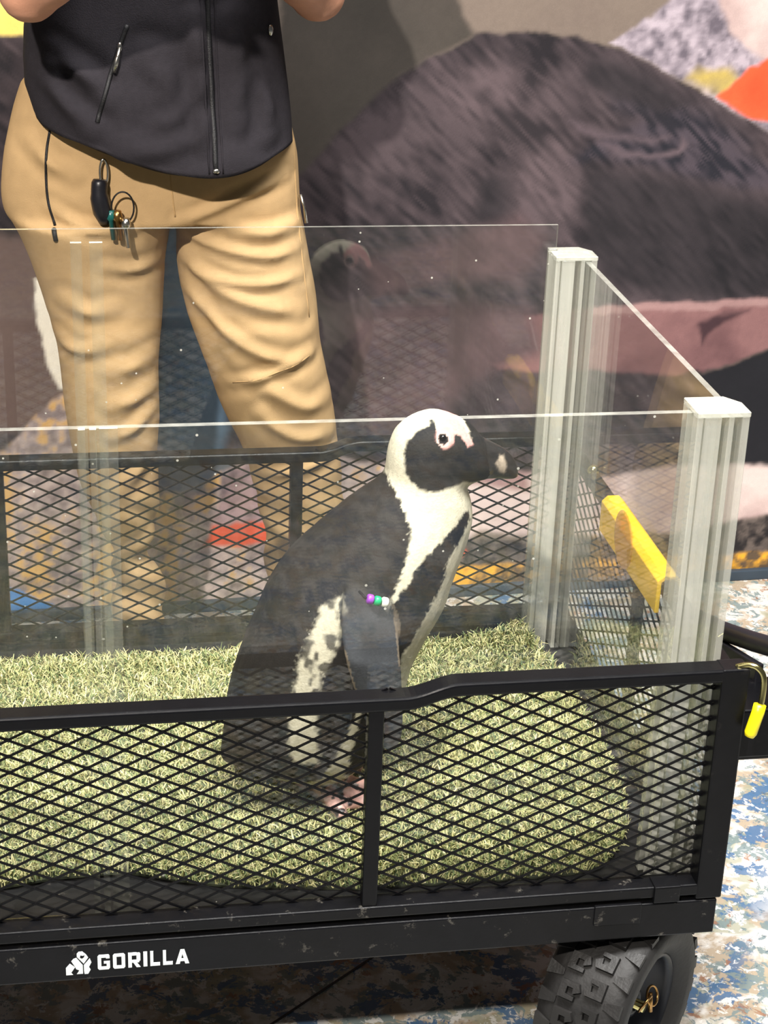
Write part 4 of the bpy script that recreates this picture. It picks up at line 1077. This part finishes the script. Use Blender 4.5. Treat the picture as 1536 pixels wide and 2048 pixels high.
def build_person():
    root = empty('person', (-.49, PYC, FLOOR))
    tag(root, 'person in dark zip jacket and khaki trousers standing behind the cart, forearms raised', 'person')
    # ---------------- trousers
    mb = MB()
    pel = catmull(np.array([[l[0], r[0], (l[1]+r[1])/2] for l, r in PELV]), 4)
    rings = []
    n = 40
    for xl, xr, z in pel:
        a = (xr-xl)/2; c = (xl+xr)/2; b = .108
        rings.append([(c+a*math.copysign(abs(math.cos(t))**.8, math.cos(t)), PYC+.005+b*math.copysign(abs(math.sin(t))**.9, math.sin(t)), z) for t in [2*math.pi*k/n for k in range(n)]])
    ring_loft(mb, rings)
    yc = lambda z: PYC+.0-.012*math.exp(-((z-.30)/.12)**2)+.02*min(1, max(0, (.2-z)/.3))
    dp = lambda a, z: min(.118, a*.90 if z > .4 else a*.96)
    def ext(rows):   # carry the leg down to the ankle
        l, r = rows[-1]; c = (l[0]+r[0])/2
        return list(rows)+[[(c-.058, l[1]-.07), (c+.058, l[1]-.07)], [(c-.062, FLOOR+.03), (c+.062, FLOOR+.03)]]
    rl = leg_rings(ext(LEGL), yc, dp); ring_loft(mb, rl)
    rr = leg_rings(ext(LEGR), yc, dp); ring_loft(mb, rr)
    me = remesh(mb, .0055, 5, .5)
    # cloth: broad drape, creases from the traced folds, bunching toward the ankles
    co = co_of(me); no = no_of(me)
    low = np.clip((.15-co[:, 2])/.2, 0, 1)
    bunch = np.sin(co[:, 2]*80+11*fbm(co*7, 2)+co[:, 0]*30)*.0045*low
    drape = (fbm(co*np.array([7, 7, 9]), 2)-.5)*.005
    set_co(me, co+no*(bunch+drape)[:, None])
    fold_displace(me, FOLDS, .0065, .0085)
    tro = link('trousers', me, M['khaki'], root, smooth=True)
    tag(tro, 'khaki work trousers')
    bv = BVHTree.FromPolygons([v.co.copy() for v in me.vertices], [tuple(p.vertices) for p in me.polygons])
    def on(x, z, lift=.0, tree=None):
        h = (tree or bv).ray_cast(Vector((x, .2, z)), Vector((0, 1, 0)))
        if h[0] is None: return Vector((x, PYC, z))
        return h[0]+h[1]*lift
    def piping(name, line, r, m, parent, tree=None, lift=.0):
        P = catmull(np.array(line), 6); t = MB()
        t.tube([on(x, z, lift, tree) for x, z in P], r, 8)
        return t.build(name, m, parent, smooth=True)
    piping('pocket_edge', PPOCK, .0022, M['zip'], tro)
    piping('thigh_zip', THIGHZ, .004, M['zip'], tro)
    for ln in (FOLDS[3], SEAMR, [(-.515, .66), (-.512, .62), (-.508, .585)]):
        piping('seam', ln, .0014, M['khaki_seam'], tro, lift=-.0004)
    # zip pull hanging at the hip pocket
    t = MB(); q = on(-.3085, .600, .004); t.tube([q, q+Vector((.006, -.004, -.018)), q+Vector((.010, -.004, -.045))], [.003, .0022, .0035], 8)
    t.build('zip_pull', M['silver'], tro, smooth=True)
    # ---------------- jacket
    J = np.array([[l[0], r[0], (l[1]+r[1])/2] for l, r in JK])[::-1]      # low to high
    top = [[-.715, -.345, .96], [-.710, -.335, 1.03], [-.690, -.315, 1.09], [-.63, -.37, 1.14], [-.56, -.44, 1.165]]
    JJ = np.vstack([J, top]); zz = JJ[:, 2]
    xl_of = lambda z: float(np.interp(z, zz, JJ[:, 0])); xr_of = lambda z: float(np.interp(z, zz, JJ[:, 1]))
    H = catmull(np.array(HEM), 8)
    n = 144; rings = []; lev = 90
    for i in range(lev+1):
        t = i/lev; ring = []
        for k in range(n):
            th = 2*math.pi*k/n; cx, sy = math.cos(th), math.sin(th)
            x_g = -.525+.20*cx
            if sy < 0: zh = float(np.interp(x_g, H[:, 0], H[:, 1]))
            else: zh = .73+(float(H[0, 1]) - .73)*max(0, -cx)**2+(float(H[-1, 1])-.73)*max(0, cx)**2
            z = zh+(1.165-zh)*t
            xl, xr = xl_of(z), xr_of(z); a = (xr-xl)/2+.004; c = (xl+xr)/2
            b = .128 if z < .95 else .128-.05*min(1, (z-.95)/.2)
            b += .034*math.exp(-((z-.67)/.10)**2) if sy < 0 else 0
            ring.append((c+a*math.copysign(abs(cx)**.85, cx), PYC-.005+b*math.copysign(abs(sy)**.85, sy), z))
        rings.append(ring)
    # turned-under hem
    def inset(r, k, dz):
        c = np.mean(r, 0); return [tuple(np.array(p)*(1-k)+c*k+np.array([0, 0, dz])) if True else p for p in r]
    under = [inset(rings[0], .06, .022), inset(rings[0], .045, -.002)]
    for r in under:
        for q in range(n): r[q] = (r[q][0], r[q][1], rings[0][q][2]+(.022 if r is under[0] else -.001))
    mb = MB(); ring_loft(mb, [under[0], under[1]]+rings)
    torso = mb; sleeves = []
    # short sleeves
    for sx, el in ((-1, (-.732, .945, .985)), (1, (-.272, 1.03, .955))):
        sh = (-.525+sx*.165, PYC+.01, 1.10)
        mb = MB(); mb.tube(catmull([(-.525+sx*.08, PYC, 1.09), sh, tuple((np.array(sh)*.45+np.array(el)*.55)), el], 4), [.07]*4+[.072]*4+[.066]*4+[.060], 28); sleeves.append(mb)
    me = torso.mesh('jacket')
    co = co_of(me); no = no_of(me)
    set_co(me, co+no*((fbm(co*np.array([8, 8, 6]), 2)-.5)*.008)[:, None])
    fold_displace(me, JFOLDS, .010, .012)
    jk = link('jacket', me, M['jacket'], root, smooth=True)
    tag(jk, 'dark charcoal zip jacket')
    for sl in sleeves: sl.build('sleeve', M['jacket'], jk, smooth=True)
    jb = BVHTree.FromPolygons([v.co.copy() for v in me.vertices], [tuple(p.vertices) for p in me.polygons])
    piping('front_zip', JZIP, .0042, M['zip'], jk, jb)
    for side in (-.010, .011):
        piping('zip_placket', [(x+side, z) for x, z in JZIP], .0016, M['jacket'], jk, jb)
    piping('pocket_zip', LZIP, .0036, M['zip'], jk, jb)
    t = MB(); q = on(*LZIP[1], .004, jb); t.ball(q, (.004, .003, .008), 10); t.tube([q, q+Vector((-.006, -.004, -.022)), q+Vector((-.009, -.003, -.036))], [.003, .0045, .003], 8)
    t.build('zip_pull', M['silver'], jk, smooth=True)
    t = MB(); q = on(*RPULL[0], .002, jb); t.ball(q, (.0045, .003, .009), 10); t.build('zip_pull', M['silver'], jk, smooth=True)
    t = MB(); q = on(JZIP[-1][0], JZIP[-1][1]+.004, .002, jb); t.ball(q, (.006, .003, .004), 10); t.build('zip_pull', M['silver'], jk, smooth=True)
    # ---------------- body: torso core, head, arms, hands as one surface
    mb = MB()
    mb.tube([(-.525, PYC, .80), (-.525, PYC, .95), (-.525, PYC, 1.08), (-.525, PYC+.01, 1.16), (-.525, PYC+.005, 1.22)], [.085, .085, .075, .05, .048], 20)
    mb.ball((-.525, PYC-.012, 1.315), (.073, .092, .115), 24)
    mb.ball((-.525, PYC-.048, 1.262), (.048, .05, .05), 16)
    mb.tube([(-.525, PYC-.098, 1.325), (-.525, PYC-.118, 1.290), (-.525, PYC-.100, 1.283)], [.009, .014, .012], 10)
    mb.tube([(-.55, PYC-.094, 1.252), (-.525, PYC-.099, 1.250), (-.50, PYC-.094, 1.252)], [.004, .007, .004], 8)
    for s in (-1, 1):
        mb.ball((-.525+s*.075, PYC+.005, 1.305), (.010, .020, .030), 12)
        mb.ball((-.525+s*.030, PYC-.086, 1.328), (.016, .012, .010), 12)
    for s, el, wr in ((-1, (-.712, .835, .940), (-.575, .70, 1.075)), (1, (-.288, 1.015, .918), (-.43, .80, 1.06))):
        sh = Vector((-.525+s*.165, PYC+.01, 1.10)); el = Vector(el); wr = Vector(wr)
        mb.tube(catmull([(-.525+s*.06, PYC, 1.09), sh, sh*.5+el*.5, el], 4), [.055]*4+[.056]*4+[.050]*4+[.043], 18)
        mb.ball(el, .044, 16)
        mb.tube(catmull([el, el*.65+wr*.35, el*.3+wr*.7, wr], 4), [.043]*2+[.045]*3+[.040]*3+[.034]*3+[.028]*2, 18)
        hand(mb, wr, (wr-el), (0, -.5, .8), s)
    me = remesh(mb, .0045, 3, .5)
    tag(link('body', me, M['skin'], root, smooth=True), 'bare forearms')
    mb = MB(); mb.ball((-.525, PYC+.012, 1.335), (.084, .098, .112), 22); mb.tube([(-.525, PYC+.085, 1.33), (-.525, PYC+.105, 1.25), (-.525, PYC+.095, 1.14)], [.045, .04, .02], 12)
    me = remesh(mb, .007, 2)
    c = co_of(me); k = (c[:, 1] < PYC-.06) & (c[:, 2] < 1.385); c[k, 1] = PYC-.02; set_co(me, c)
    link('hair', me, M['hair'], root, smooth=True)
    # ---------------- shoes
    for rows in (rl, rr):
        c = np.mean(np.array(rows[-1]), 0)
        mb = MB(); mb.ball((c[0], PYC-.05, FLOOR+.042), (.048, .135, .045), 20); mb.ball((c[0], PYC+.02, FLOOR+.06), (.042, .055, .06), 16)
        me = remesh(mb, .007, 2); co = co_of(me); co[:, 2] = np.maximum(co[:, 2], FLOOR+.001); set_co(me, co)
        link('shoe', me, M['shoe'], root, smooth=True)
    # ---------------- key bunch clipped at the waist
    kr = empty('key_bunch', on(*KEYS[0], .0))
    tag(kr, 'bunch of keys with a black fob clipped at the waist of the khaki trousers', 'keys')
    K = [on(x, z, .010) for x, z in KEYS]
    t = MB(); a, b = K[0]+Vector((0, .004, .006)), K[1]
    mid = (a+b)/2
    t.tube([mid+Vector((.006*math.cos(w), -.001, .020*math.sin(w))) for w in np.linspace(0, 2*math.pi, 20)[:-1]], .0018, 8, closed=True)
    t.build('snap_clip', M['silver'], kr, smooth=True)
    t = MB(); t.tube(catmull([K[1]+Vector((-.004, 0, .004)), K[1]*.6+K[2]*.4+Vector((-.006, -.004, 0)), K[2]+Vector((0, -.002, -.006))], 5), [.010]+[.0125]*4+[.014]*4+[.011, .008], 14)
    t.build('key_fob', M['blackplastic'], kr, smooth=True)
    t = MB(); cc = K[4]+Vector((-.006, -.003, .0)); t.tube([cc+Vector((.017*math.cos(w), -.006*math.sin(w), .026*math.sin(w))) for w in np.linspace(0, 2*math.pi, 28)[:-1]], .0014, 8, closed=True)
    t.build('key_ring', M['zip'], kr, smooth=True)
    for p, m_ in ((K[5], 'brass'), (K[6], 'silver'), ((K[5]+K[2])/2, 'teal')):
        t = MB(); p = Vector(p)+Vector((0, -.006, 0)); t.tube([p+Vector((0, 0, .016)), p+Vector((0, 0, .004)), p, p+Vector((.003, 0, -.030))], [.006, .0085, .0042, .0035], 10)
        t.build('key', M[m_], kr, smooth=True)

build_setting()
build_cart()
build_enclosure()
build_turf()
build_penguin()
build_person()
